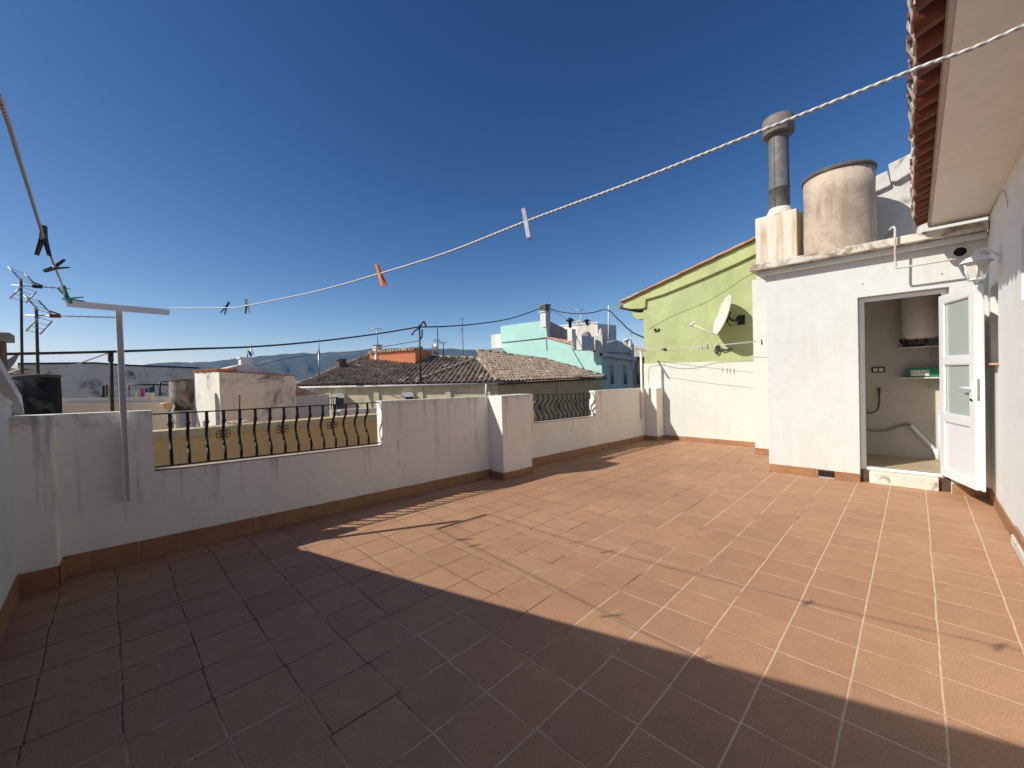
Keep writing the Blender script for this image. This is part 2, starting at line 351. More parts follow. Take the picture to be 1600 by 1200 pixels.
# ------------------------------------------------------------------ mesh building
ORG = {}
class MB:
    def __init__(s): s.v = []; s.f = []; s.sm = []
    def add(s, vs, fs, smooth=False):
        b = len(s.v); s.v += [Vector(p) for p in vs]
        s.f += [tuple(b+i for i in f) for f in fs]; s.sm += [smooth]*len(fs)
        return s
    def hexa(s, p):   # 8 points: bottom ring 0-3, top ring 4-7
        return s.add(p, [(3, 2, 1, 0), (4, 5, 6, 7), (0, 1, 5, 4), (1, 2, 6, 5), (2, 3, 7, 6), (3, 0, 4, 7)])
    def box(s, x0, x1, y0, y1, z0, z1):
        return s.hexa([(x0, y0, z0), (x1, y0, z0), (x1, y1, z0), (x0, y1, z0), (x0, y0, z1), (x1, y0, z1), (x1, y1, z1), (x0, y1, z1)])
    def obox(s, c, ux, uy, uz, sx, sy_, sz):
        c = V(c); ux = V(ux).normalized()*sx/2; uy = V(uy).normalized()*sy_/2; uz = V(uz).normalized()*sz/2
        return s.hexa([c-ux-uy-uz, c+ux-uy-uz, c+ux+uy-uz, c-ux+uy-uz, c-ux-uy+uz, c+ux-uy+uz, c+ux+uy+uz, c-ux+uy+uz])
    def slab(s, a, b, th, z0a, z1a, z0b=None, z1b=None):
        """wall piece between plan points a and b; th = thickness vector"""
        z0b = z0a if z0b is None else z0b; z1b = z1a if z1b is None else z1b
        t = V((th[0], th[1], 0)); a = V((a[0], a[1], 0)); b = V((b[0], b[1], 0)); Z = lambda z: V((0, 0, z))
        return s.hexa([a+Z(z0a), b+Z(z0b), b+t+Z(z0b), a+t+Z(z0a), a+Z(z1a), b+Z(z1b), b+t+Z(z1b), a+t+Z(z1a)])
    def prism(s, pts, off):
        pts = [V(p) for p in pts]; off = V(off); n = len(pts)
        return s.add(pts+[p+off for p in pts], [tuple(range(n))[::-1], tuple(range(n, 2*n))]+[(i, (i+1) % n, n+(i+1) % n, n+i) for i in range(n)])
    def tube(s, pts, r, n=8, cap=True, smooth=True):
        pts = [V(p) for p in pts]; k = len(pts)
        rs = r if isinstance(r, (list, tuple)) else [r]*k
        vs = []; fs = []
        ref = None
        for i, p in enumerate(pts):
            t = (pts[min(i+1, k-1)]-pts[max(i-1, 0)]).normalized()
            if ref is None:
                ref = V((0, 0, 1)) if abs(t.z) < 0.9 else V((1, 0, 0))
            a = t.cross(ref).normalized(); b = a.cross(t).normalized(); ref = b
            for j in range(n):
                q = 2*math.pi*j/n
                vs.append(p+a*math.cos(q)*rs[i]+b*math.sin(q)*rs[i])
        for i in range(k-1):
            for j in range(n):
                fs.append((i*n+j, i*n+(j+1) % n, (i+1)*n+(j+1) % n, (i+1)*n+j))
        s.add(vs, fs, smooth)
        if cap:
            b = len(s.v)-k*n
            s.f.append(tuple(b+j for j in range(n))[::-1]); s.f.append(tuple(b+(k-1)*n+j for j in range(n))); s.sm += [False, False]
        return s
    def lathe(s, c, prof, n=32, smooth=True, axis=None):
        c = V(c)
        ax = V(axis).normalized() if axis else V((0, 0, 1))
        a = ax.orthogonal().normalized(); b = ax.cross(a)
        vs = []; fs = []; k = len(prof)
        for r, h in prof:
            for j in range(n):
                q = 2*math.pi*j/n
                vs.append(c+ax*h+(a*math.cos(q)+b*math.sin(q))*r)
        for i in range(k-1):
            for j in range(n):
                fs.append((i*n+j, i*n+(j+1) % n, (i+1)*n+(j+1) % n, (i+1)*n+j))
        return s.add(vs, fs, smooth)
    def build(s, name, mat, parent=None, org=None, bevel=0.0):
        me = bpy.data.meshes.new(name)
        if parent is not None: org = ORG[parent.name]
        elif org is None:
            xs = [p.x for p in s.v]; ys = [p.y for p in s.v]; zs = [p.z for p in s.v]
            org = V(((min(xs)+max(xs))/2, (min(ys)+max(ys))/2, min(zs)))
        org = V(org)
        me.from_pydata([tuple(p-org) for p in s.v], [], s.f)
        me.materials.append(M[mat] if isinstance(mat, str) else mat)
        for p, q in zip(me.polygons, s.sm): p.use_smooth = q
        me.update()
        o = bpy.data.objects.new(name, me); col.objects.link(o)
        if parent is not None: o.parent = parent
        else: o.location = org
        ORG[o.name] = org
        if bevel:
            b = o.modifiers.new('bevel', 'BEVEL'); b.width = bevel; b.segments = 2; b.limit_method = 'ANGLE'
        return o
def tag(o, label=None, cat=None, group=None, kind=None):
    if label: o['label'] = label
    if cat: o['category'] = cat
    if group: o['group'] = group
    if kind: o['kind'] = kind
    return o
def thing(name, loc, label, cat, group=None):
    o = bpy.data.objects.new(name, None); o.empty_display_size = 0.1
    col.objects.link(o); o.location = loc; ORG[o.name] = V(loc)
    return tag(o, label, cat, group)
def copy_tree(o, d, parent=None, label=None):
    c = o.copy(); col.objects.link(c)
    if parent is not None: c.parent = parent
    else: c.location = o.location+V(d)
    if label: c['label'] = label
    for ch in [k for k in col.objects if k.parent == o]: copy_tree(ch, d, c)
    return c
def curve_pts(ctrl, n=12):
    """Catmull-Rom through control points"""
    P = [V(p) for p in ctrl]; P = [P[0]*2-P[1]]+P+[P[-1]*2-P[-2]]
    out = []
    for i in range(1, len(P)-2):
        a, b, c, d = P[i-1:i+3]
        for k in range(n):
            t = k/n
            out.append(0.5*((2*b)+(c-a)*t+(2*a-5*b+4*c-d)*t*t+(3*b-a-3*c+d)*t**3))
    out.append(P[-2])
    return out

def tile_sheet(mb, o, u, n_up, poly, pitch=0.24, course=0.35, amp=0.07, step=0.03, sub=6):
    """barrel-tiled slope: o eave origin, u unit along the eave, n_up unit up the slope, poly in (u,v) metres"""
    u = V(u).normalized(); n_up = V(n_up).normalized(); nn = u.cross(n_up).normalized()
    if nn.z < 0: nn = -nn
    us = [p[0] for p in poly]; vs_ = [p[1] for p in poly]
    def inside(x, y):
        c = False; n = len(poly); j = n-1
        for i in range(n):
            xi, yi = poly[i]; xj, yj = poly[j]
            if (yi > y) != (yj > y) and x < (xj-xi)*(y-yi)/(yj-yi)+xi: c = not c
            j = i
        return c
    nu = int((max(us)-min(us))/pitch)+1; nv = int((max(vs_)-min(vs_))/course)+1
    verts = []; faces = []
    for i in range(nu):
        for k in range(nv):
            uc = min(us)+(i+0.5)*pitch; vc = min(vs_)+(k+0.5)*course
            if not inside(uc, min(vc, max(vs_)-0.01)): continue
            jl = random.uniform(-0.02, 0.02); jh = random.uniform(-0.008, 0.008); jr = random.uniform(-.012, .012)
            b = len(verts)
            for e in range(2):
                for q in range(sub+1):
                    a = q/sub
                    h = amp*(math.cos((a-0.5)*2*math.pi)*0.5+0.5)
                    h = h*1.15+(step if e == 0 else 0.0)+jh
                    verts.append(V(o)+u*(uc-pitch/2+a*pitch+jr*(e-.5))+n_up*(vc-course/2+(course*1.06 if e else 0)+jl*(1-e))+nn*h)
            for q in range(sub):
                faces.append((b+q, b+q+1, b+sub+1+q+1, b+sub+1+q))
            # front lip
            c0 = len(verts)
            for q in range(sub+1): verts.append(verts[b+q]-nn*0.022)
            for q in range(sub): faces.append((c0+q, c0+q+1, b+q+1, b+q))
    mb.add(verts, faces, False)
    return mb
def ridge_tube(mb, a, b, r=0.09, seg=0.4):
    a, b = V(a), V(b); n = max(1, int((b-a).length/seg))
    for i in range(n):
        p = a.lerp(b, i/n); q = a.lerp(b, (i+1)/n)
        j = V((0, 0, random.uniform(-.012, .012)))
        mb.tube([p+j, q+j], [r, r*0.85], 7)

# ------------------------------------------------------------------ terrace floor
mb = MB(); mb.box(-0.7, 9.55, -0.7, 5.4, -0.25, 0.0)
tag(mb.build('terrace_floor', 'floor', org=(0, 0, 0)), kind='structure')

# skewed parapet line
PA, PB = V((-0.53, 5.16, 0)), V((9.5, 4.61, 0))
PD = (PB-PA).normalized(); PN = V((-PD.y, PD.x, 0))
if PN.y < 0: PN = -PN
def W(x, off=0.0, z=0.0):
    t = (x-PA.x)/(PB.x-PA.x)
    return PA.lerp(PB, t)+PN*off+V((0, 0, z))
def ztop(x): return 1.392-0.0215*x if x < 4.6 else 1.295-0.012*(x-5.0)
TH = 0.15
def skirting(parent, a, b, h0, h1, normal, start=0.0, mat='skirt', L_=0.3):
    """row of skirting tiles standing 1 cm proud, grout backing behind"""
    a, b = V(a), V(b); d = (b-a); Ltot = d.length; d.normalize(); nrm = V(normal).normalized()
    mb = MB(); gb = MB()
    gb.slab(a, b, nrm*0.008, 0.001, h0-0.004, 0.001, h1-0.004)
    s = -start
    while s < Ltot:
        s0 = max(s+0.004, 0); s1 = min(s+L_-0.004, Ltot)
        if s1-s0 > 0.01:
            hh0 = h0+(h1-h0)*s0/Ltot+random.uniform(-.003, .003); hh1 = h0+(h1-h0)*s1/Ltot+random.uniform(-.003, .003)
            p0 = a+d*s0; p1 = a+d*s1; th = nrm*(0.013+random.uniform(-.002, .002))
            mb.slab(p0, p1, th, 0.002, hh0, 0.002, hh1)
        s += L_
    mb.build('skirting', mat, parent, bevel=0.0015)
    gb.build('skirting_grout', 'grout', parent)

par = thing('parapet_wall', (4.4, 4.9, 0), 'white terrace parapet with two railed openings and brown skirting', 'wall')
def wallpiece(mb, x0, x1, z0=None, z1=None, off=0.0, th=TH):
    n = max(1, int((x1-x0)/0.5))
    for i in range(n):
        a = x0+(x1-x0)*i/n; b = x0+(x1-x0)*(i+1)/n
        za = z0(a) if callable(z0) else z0; zb = z0(b) if callable(z0) else z0
        ta = z1(a) if callable(z1) else z1; tb = z1(b) if callable(z1) else z1
        mb.slab(W(a, off), W(b, off), PN*th, za, ta, zb, tb)
O1 = (0.31, 2.565); O2 = (5.385, 7.205)
sill1 = lambda x: 0.803-0.0262*(x-0.31)
sill2 = lambda x: 0.758-0.0176*(x-5.385)
mb = MB()
wallpiece(mb, -0.53, O1[0], -0.2, ztop)
wallpiece(mb, O1[0], O1[1], -0.2, sill1)
wallpiece(mb, O1[1], O2[0], -0.2, ztop)
wallpiece(mb, O2[0], O2[1], -0.2, sill2)
wallpiece(mb, O2[1], 9.5, -0.2, ztop)
mb.build('wall', 'parapet', par)
# run-off drips below the first opening
mb = MB(); wallpiece(mb, 4.36, 4.99, 0.0, 1.312, -0.335, 0.333)
mb.build('pillar', 'parapet', par, bevel=0.008)
mb = MB(); wallpiece(mb, -0.53, -0.30, 0.0, 1.399, -0.17, 0.168)
mb.build('pillar', 'parapet', par, bevel=0.008)
mb = MB(); wallpiece(mb, 9.18, 9.497, 0.0, 1.232, -0.30, 0.298)
mb.build('pillar', 'parapet', par, bevel=0.008)
skirting(par, W(-0.3), W(4.36), 0.19, 0.125, -PN, 0.12)
skirting(par, W(4.99), W(9.18), 0.15, 0.11, -PN, 0.05)
skirting(par, W(4.36, -0.335), W(4.99, -0.335), 0.11, 0.11, -PN)
skirting(par, W(4.36, -0.005), W(4.36, -0.345), 0.11, 0.11, (-1, 0, 0))
skirting(par, W(9.18, -0.30), W(9.49, -0.30), 0.10, 0.10, -PN)
skirting(par, W(9.18, -0.005), W(9.18, -0.31), 0.10, 0.10, (-1, 0, 0))
skirting(par, W(-0.52, -0.17), W(-0.30, -0.17), 0.17, 0.17, -PN)
skirting(par, W(-0.30, -0.005), W(-0.30, -0.18), 0.17, 0.17, (1, 0, 0))
# thin render cap and sills, a slightly chipped lip
mb = MB()
for a, b, f in ((O1[0]+0.002, O1[1]-0.002, sill1), (O2[0]+.002, O2[1]-.002, sill2)):
    wallpiece(mb, a, b, lambda x, f=f: f(x)+0.001, lambda x, f=f: f(x)+0.007, -0.006, TH+0.012)
mb.build('sill', 'sillcap', par, bevel=0.003)

# ------------------------------------------------------------------ wrought iron railings
def baluster(mb, base, top, out, k):
    """belly bar: straight top with a collar, bows outward, returns to the sill"""
    base, top = V(base), V(top); H = top.z-base.z
    prof = [(0, 0), (0.05, 0.0), (0.12, -0.010), (0.20, 0.008), (0.30, 0.052), (0.42, 0.095), (0.54, 0.102), (0.64, 0.072), (0.74, 0.025), (0.84, 0.0), (1, 0)]
    pts = curve_pts([base.lerp(top, t)+V(out)*o for t, o in prof], 4)
    mb.tube(pts, 0.0145, 8)
    def at(t):
        for (t0, o0), (t1, o1) in zip(prof, prof[1:]):
            if t0 <= t <= t1:
                o = o0+(o1-o0)*(t-t0)/(t1-t0)
                return base.lerp(top, t)+V(out)*o
    c = at(0.80)
    mb.lathe(c-V((0, 0, 0.024)), [(0.012, -.006), (0.0175, 0), (0.0175, 0.008), (0.0145, 0.012), (0.025, 0.018), (0.025, 0.03), (0.0145, 0.036), (0.0175, 0.041), (0.0175, 0.049), (0.012, 0.054)], 10)
    for t, r in ((0.135, 0.017), (0.165, 0.016), (0.195, 0.017)):
        c = at(t); mb.lathe(c-V((0, 0, 0.006)), [(0.008, 0), (r, 0.004), (r, 0.008), (0.008, 0.012)], 8)
def scroll(mb, c, d, side, out):
    """two C scrolls one above another, facing away from the bar"""
    c = V(c)
    for up in (1, -1):
        pts = []
        for i in range(22):
            a = i/21*2.55*math.pi
            r = 0.030*(1-0.55*i/21)
            cx = 0.034; cz = 0.030
            pts.append(c+V(d)*side*(cx-r*math.cos(a)*1.0+0.004)+V((0, 0, up*(cz*0.55+r*math.sin(a)*0.95))))
        mb.tube(pts, 0.0042, 6)
def railing(name, x0, x1, fs, ftop, xs, scrolls, label):
    root = thing(name, W((x0+x1)/2, 0.06, fs((x0+x1)/2)+0.013), label, 'railing', 'wrought iron railings in the parapet')
    off = 0.055
    z0 = lambda x: fs(x)+0.045
    mb = MB(); mb.slab(W(x0+.004, off-.012), W(x1-.004, off-.012), PN*0.024, ftop(x0)-0.012, ftop(x0), ftop(x1)-0.012, ftop(x1))
    mb.build('top_rail', 'iron', root, bevel=0.002)
    mb = MB(); mb.slab(W(x0+.004, off-.012), W(x1-.004, off-.012), PN*0.024, fs(x0)+0.030, fs(x0)+0.042, fs(x1)+0.030, fs(x1)+0.042)
    mb.build('bottom_rail', 'iron', root, bevel=0.002)
    for i, x in enumerate(xs):
        mb = MB(); baluster(mb, W(x, off, z0(x)-0.003), W(x, off, ftop(x)-0.012), PN, i)
        b = mb.build('baluster', 'iron', root)
        if i in scrolls:
            zc = z0(x)+(ftop(x)-z0(x))*0.50
            mb = MB(); scroll(mb, W(x, off+0.098, zc), PD, 1, PN); scroll(mb, W(x, off+0.098, zc), PD, -1, PN)
            mb.build('scroll', 'iron', b)
    return root
XS1 = [0.44, 0.575, 0.727, 0.87, 1.011, 1.153, 1.293, 1.432, 1.57, 1.708, 1.851, 1.989, 2.124, 2.267, 2.401]
railing('iron_railing', *O1, sill1, lambda x: 1.352-0.0125*(x-0.31), XS1, (3, 7, 11), 'longer black wrought iron railing in front of the ochre wall, nearest the white T post')
XS2 = [5.432, 5.56, 5.70, 5.84, 5.98, 6.11, 6.24, 6.37, 6.50, 6.63, 6.76, 6.88, 7.0, 7.1]
railing('iron_railing', *O2, sill2, lambda x: 1.276-0.026*(x-5.385), XS2, (2, 6, 10), 'shorter black wrought iron railing in the far opening of the parapet')

# ------------------------------------------------------------------ gable wall behind the camera, left
g = thing('gable_wall', (-0.65, 2.5, 0), 'white side wall with rising moulded top at the left end of the parapet', 'wall')
mb = MB()
TOPL = [(5.10, 1.565), (4.21, 1.825), (3.40, 2.075), (2.42, 2.40), (1.41, 2.73), (-0.9, 3.44)]
prof = [(5.31, -0.2), (5.31, 1.40), (5.17, 1.41)]+[(y, z-0.03) for y, z in TOPL]+[(-0.9, -0.2)]
mb.prism([(-0.53, y, z) for y, z in prof], (-0.22, 0, 0))
mb.build('wall', 'white', g)
mb = MB()
for (ya, za), (yb, zb2) in zip([(5.20, 1.425)]+TOPL, TOPL):
    ta = 0.02 if ya > 5.15 else 0.075
    tb_ = 0.075
    mb.hexa([(-0.47, ya, za-ta), (-0.47, yb, zb2-tb_), (-0.80, yb, zb2-tb_), (-0.80, ya, za-ta), (-0.47, ya, za), (-0.47, yb, zb2), (-0.80, yb, zb2), (-0.80, ya, za)])
mb.build('coping', 'white', g)
mb = MB(); mb.prism([(-0.53, 4.97, 1.49), (-0.505, 4.97, 1.50), (-0.505, 4.97, 1.53), (-0.53, 4.97, 1.58)], (0, -4.0, 0)); mb.build('moulding', 'white', g)
skirting(g, (-0.53, 4.97, 0), (-0.53, -0.6, 0), 0.17, 0.13, (1, 0, 0), 0.1)

# ------------------------------------------------------------------ T posts
def tpost(name, x, y, z0, z1, ex0, ex1, label, w=0.045, grp='white clothesline T posts'):
    """L-profile upright with an angle-iron crossbar"""
    root = thing(name, (x, y, z0), label, 'clothesline post', grp)
    mb = MB()
    mb.box(x-w/2, x+w/2, y-0.004, y, z0, z1); mb.box(x-w/2, x-w/2+0.005, y-w, y-0.004, z0, z1)
    mb.box(x+w/2-0.005, x+w/2, y-w, y-.004, z0, z1)
    mb.build('upright', 'cream', root, bevel=0.001)
    a, b = V(ex0), V(ex1); d = (b-a); d.z = 0; d.normalize(); n = V((-d.y, d.x, 0))
    mb = MB()
    mb.hexa([a, b, b-n*.004, a-n*.004, a+V((0, 0, .055)), b+V((0, 0, .055)), b-n*.004+V((0, 0, .055)), a-n*.004+V((0, 0, .055))])
    mb.hexa([a+V((0, 0, .051)), b+V((0, 0, .051)), b+n*.045+V((0, 0, .051)), a+n*.045+V((0, 0, .051)), a+V((0, 0, .055)), b+V((0, 0, .055)), b+n*.045+V((0, 0, .055)), a+n*.045+V((0, 0, .055))])
    mb.build('crossbar', 'cream', root, bevel=0.001)
    return root
tpost('clothesline_post', 0.115, 5.085, 0.575, 2.33, (-0.20, 5.04, 2.300), (0.456, 4.965, 2.275), 'large cream T shaped clothesline post fixed to the near end of the parapet')
# collapse onto the wall line for the far post
tpost('clothesline_post', 8.98, 4.618, 0.50, 2.14, (8.66, 4.60, 2.15), (9.20, 4.57, 2.11), 'smaller cream T shaped clothesline post at the far corner by the green wall')

# ------------------------------------------------------------------ clotheslines
def rope(pts, r, label, mat='rope', name='clothesline', n=8, grp=None):
    mb = MB(); mb.tube(pts, r, n)
    return tag(mb.build(name, mat), label, 'clothesline' if name == 'clothesline' else 'cable', grp)
l2d = V((1.25-0.456, -0.15-4.945, 0)); l2d.normalize()
def online2(px, py):
    d = FW + RT*((px-800)/FPX) + UP*((600-py)/FPX)
    n = V((-l2d.y, l2d.x, 0)); p0 = V((0.456, 4.945, 0))
    t = n.dot(p0-V((EYE.x, EYE.y, 0)))/n.dot(d)
    return EYE+d*t
pix2 = [(265, 481), (353, 481), (386, 477.5), (490, 456), (592, 428), (700, 394), (822, 346), (1000, 280), (1200, 200), (1430, 108), (1600, 40)]
L2 = [online2(*p) for p in pix2]
e = L2[-1]+(L2[-1]-L2[-2]).normalized()*0.02
end2 = V((L2[-1].x+0.08, -0.605, L2[-1].z+0.10))
L2s = curve_pts(L2+[end2], 8)
rope([V((0.456, 4.99, 2.335))]+L2s, 0.0041, 'white twisted clothesline sweeping from the T post up to the top right corner')
pl1 = [((103, 472), 5.04), ((97, 446), 3.7), ((86, 418), 2.75), ((68, 372), 2.15), ((62, 352), 2.02), ((30, 248), 1.5), ((0, 155), 1.2)]
L1 = [ony(*p, y) for p, y in pl1]
L1 += [V((-0.13, 0.6, 2.18)), V((-0.14, -0.605, 2.30))]
L1s = curve_pts(L1, 8)
rope([V((-0.19, 5.08, 2.352))]+L1s, 0.0041, 'white twisted clothesline at the left edge, coming down steeply to the T post')
F1a, F1b = V((8.68, 4.6, 2.205)), V((8.36, 1.655, 2.12))
F2a, F2b = V((9.19, 4.58, 2.165)), V((8.72, 2.14, 2.15))
def sag(a, b, s, n=14): return [a.lerp(b, i/n)-V((0, 0, s*4*(i/n)*(1-i/n))) for i in range(n+1)]
rope(sag(F1a, F1b, 0.05), 0.004, 'nearer thin clothesline from the far T post to the laundry room wall', grp=None)
rope(sag(F2a, F2b, 0.03), 0.004, 'rear thin clothesline from the far T post to the chimney breast', grp=None)

# ------------------------------------------------------------------ pegs
def peg(p, axis, side, mat, label, L_=0.11, open_=0.10, grip=0.40, grp='clothes pegs on the near lines', mat2=None):
    """spring peg: two tapered halves pressed together above the spring, gripping the line"""
    p = V(p); ax = V(axis).normalized(); sd = V(side).normalized(); sd = (sd-ax*sd.dot(ax)).normalized(); wd = ax.cross(sd).normalized()
    root = thing('clothes_peg', p, label, 'clothes peg', grp)
    k = L_/0.11
    for s in (1, -1):
        mb = MB()
        # jaws at -grip, handles at the other end; profile in (along, out)
        pr = [(-grip*L_, 0.0008), (-grip*L_, 0.006*k), (0.0, 0.0085*k), ((1-grip)*L_, 0.0085*k+open_*L_*0.95), ((1-grip)*L_, 0.0035*k+open_*L_*0.95), (0.012*k, 0.0018*k)]
        w = 0.0072*k
        mb.prism([p+ax*a+sd*(s*o)-wd*w for a, o in pr], wd*2*w)
        mb.build('peg_half', mat2 if (mat2 and s < 0) else mat, root, bevel=0.0008)
    mb = MB()
    mb.lathe(p+ax*0.002-wd*0.008*k, [(0.001, 0), (0.0068*k, 0), (0.0068*k, 0.016*k), (0.001, 0.016*k)], 10, axis=wd)
    mb.build('spring', 'steel', root)
    return root
def yloc(path, y):
    for a, b in zip(path, path[1:]):
        if (a.y-y)*(b.y-y) <= 0: return a.lerp(b, (y-a.y)/(b.y-a.y) if a.y != b.y else 0)
    return path[-1]
def near_px(path, px):
    best = None
    for a, b in zip(path, path[1:]):
        for k in range(8):
            p = a.lerp(b, k/8); d = p-EYE; z = d.dot(FW)
            if z > 0.1:
                x = 800+FPX*d.dot(RT)/z
                if best is None or abs(x-px) < best[0]: best = (abs(x-px), p)
    return best[1]
VR = RT; VU = UP
def dirpx(dx, dy, fwd=0.0): return (VR*dx-VU*dy+FW*fwd).normalized()
p = near_px(L2s, 822); peg(p, dirpx(10, 50, .1), dirpx(.25, 0, 1.0), 'pegviolet', 'lilac clothes peg on the long sloping line, nearest the camera', grip=0.42, open_=0.10, mat2='peglilac')
p = near_px(L2s, 593); peg(p, dirpx(14, 38, .1), dirpx(.5, 0, 1), 'pegorange', 'orange clothes peg hanging on the long sloping line', grip=0.42, open_=0.08)
p = near_px(L2s, 386); peg(p, dirpx(2, 22, .1), dirpx(1, 0, .1), 'pegwhite', 'pale clothes peg with dark half beside the small green peg', L_=0.10, open_=0.10, grip=0.45, mat2='black')
p = near_px(L2s, 353); peg(p, dirpx(-9, 16, .1), dirpx(1, .3, .3), 'peggreen', 'small green clothes peg on the line to the right of the T post', L_=0.10, open_=0.10, grip=0.5)
p = near_px(L1s, 68); peg(V(L1[3]), dirpx(-1, 44, .1), dirpx(1, 0, .2), 'black', 'upper black clothes peg hanging upright on the left line', L_=0.105, open_=0.13, grip=0.42)
p = V(L1[2]); peg(p, dirpx(46, -16, .1), dirpx(.3, 1, .2), 'black', 'lower black clothes peg lying sideways on the left line', L_=0.105, open_=0.12, grip=0.48)
p = ony(103, 461, 4.4); peg(p, dirpx(-20, -32, .1), dirpx(1, -.4, .2), 'peggreen', 'dark green clothes peg standing on the left end of the T post crossbar', L_=0.14, open_=0.10, grip=0.5)
p = ony(112, 467, 4.6); peg(p, dirpx(40, 1, .1), dirpx(.1, 1, .2), 'peggreen', 'dark green clothes peg lying flat over the left end of the crossbar', L_=0.15, open_=0.05, grip=0.42)
for px, mt, lb in ((1091, 'pegwhite', 'pale peg, first from the left on the rear far line'), (1097, 'pegviolet', 'violet peg, second from the left on the rear far line'), (1101, 'pegwhite', 'pale peg, third from the left on the rear far line'), (1106, 'peggreen', 'green peg, fourth from the left on the rear far line')):
    p = near_px(sag(F2a, F2b, 0.03, 40), px)
    peg(p, dirpx(.1, 1, 0), dirpx(1, 0, .3), mt, lb, L_=0.10, grp='pegs on the far lines')
for px, mt, lb in ((1112, 'pegwhite', 'pale peg near the middle of the nearer far line'), (1190, 'black', 'dark peg at the chimney end of the nearer far line')):
    p = near_px(sag(F1a, F1b, 0.05, 40), px)
    peg(p, dirpx(.1, 1, 0), dirpx(1, 0, .3), mt, lb, L_=0.10, grp='pegs on the far lines')
# ------------------------------------------------------------------ far wall with the green house
gh = thing('green_house', (9.6, 2.5, -6), 'green painted house with sloping tiled verge and white lower wall', 'house')
def zlow(y): return 3.41+0.205*(4.6-y)
def zup(y): return 3.455+0.268*(5.3-y)
mb = MB()
mb.prism([(9.504, 4.78, 1.83), (9.504, 4.78, 3.6), (9.504, 2.05, 4.33), (9.504, 2.05, 1.80)], (0.3, 0, 0))
mb.build('green_wall', 'green', gh)
mb = MB()
mb.prism([(9.50, 4.80, -6), (9.50, 4.80, 1.838), (9.50, 2.05, 1.795), (9.50, -1.5, 1.795), (9.50, -1.5, -6)], (0.35, 0, 0))
mb.build('lower_wall', 'whitewarm', gh)
mb = MB()
# verge moulding, stepping down at the eave
v1 = [(9.44, 5.28, 3.44), (9.44, 5.30, 3.30), (9.44, 5.12, 3.24), (9.44, 4.80, 3.20), (9.44, 4.70, 3.22), (9.44, 4.68, 3.41), (9.44, 4.4, 3.44), (9.44, 4.2, 3.47), (9.44, 3.32, 3.67), (9.44, 2.6, 3.86), (9.44, 2.05, 4.03), (9.44, 2.05, 4.30)]
mb.prism(v1, (0.25, 0, 0))
mb.build('verge_moulding', 'greentrim', gh, bevel=0.01)
mb = MB()
for i in range(9):
    y0 = 5.36-i*0.38; y1 = y0-0.40
    z0 = zup(y0); z1 = zup(y1)-0.012
    mb.prism([(9.36, y0, z0+0.035), (9.36, y0, z0-0.005), (9.36, y1, z1-0.005), (9.36, y1, z1+0.035)], (0.5, 0, 0))
mb.build('verge_tiles', 'salmontile', gh, bevel=0.008)
mb = MB()
us = V((0, -1, 0.262)).normalized()
tile_sheet(mb, V((9.6, 5.42, 3.40)), (1, 0, 0), us, [(0, 0), (4, 0), (4, 3.2), (0, 3.2)], 0.24, 0.38)
mb.build('roof', 'salmontile', gh)
mb = MB(); mb.tube([(9.40, 5.40, 3.335), (12.5, 5.40, 3.335)], 0.055, 10); mb.build('gutter', 'concrete', gh)
mb = MB(); mb.prism([(9.58, 5.30, 3.36), (9.58, 4.80, 3.42), (9.58, 4.80, 3.28), (9.58, 5.2, 3.22)], (3, 0, 0)); mb.build('eave_board', 'brick', gh)
mb = MB(); mb.prism([(9.55, 5.12, 3.16), (9.55, 4.80, 3.12), (9.55, 4.80, 2.96), (9.55, 4.95, 2.955), (9.55, 5.05, 3.02)], (0.12, 0, 0)); mb.build('eave_bracket', 'greentrim', gh, bevel=0.01)
mb = MB(); mb.box(9.85, 12.5, 4.3, 4.78, -6, 3.25); mb.build('side_wall', 'beige', gh)
# putty marks left on the green wall
mb = MB()
for (px, py, s) in ((1026, 516, .06), (1038, 546, .04)):
    c = onx(px, py, 9.5)
    for k in range(5):
        q = c+V((0, random.uniform(-s, s), random.uniform(-s*.5, s*.5)))
        mb.box(9.495, 9.505, q.y-random.uniform(.015, .035), q.y+random.uniform(.015, .035), q.z-.02, q.z+.02)
    mb.build('broken_render', 'dark', gh); mb = MB()
# thin wires stapled on the wall
mb = MB()
pw = [onx(*p, 9.49) for p in ((1012, 515), (1050, 493), (1100, 473), (1135, 452), (1165, 432), (1183, 424))]
mb.tube(curve_pts(pw, 5), 0.004, 5)
pw = [onx(*p, 9.485) for p in ((1035, 570), (1060, 575), (1090, 574), (1120, 566), (1183, 563))]
mb.tube(curve_pts(pw, 5), 0.004, 5)
pw = [onx(*p, 9.485) for p in ((1014, 603), (1013, 580), (1018, 572), (1040, 569))]
mb.tube(curve_pts(pw, 5), 0.004, 5)
mb.build('wall_wire', 'greentrim', gh)
skirting(gh, (9.5, 4.28, 0), (9.5, 2.2, 0), 0.10, 0.10, (-1, 0, 0), 0.1)
# bundled wire on the wall
mb = MB()
bw = [onx(*p, 9.46) for p in ((1118, 546), (1120, 541), (1124, 543), (1121, 553), (1117, 548), (1124, 546), (1130, 548), (1137, 546), (1144, 545))]
mb.tube(curve_pts(bw, 6), 0.014, 6)
tag(mb.build('wire_bundle', 'cable'), 'dark bundle of wire tied to the green wall below the dish', 'wire')

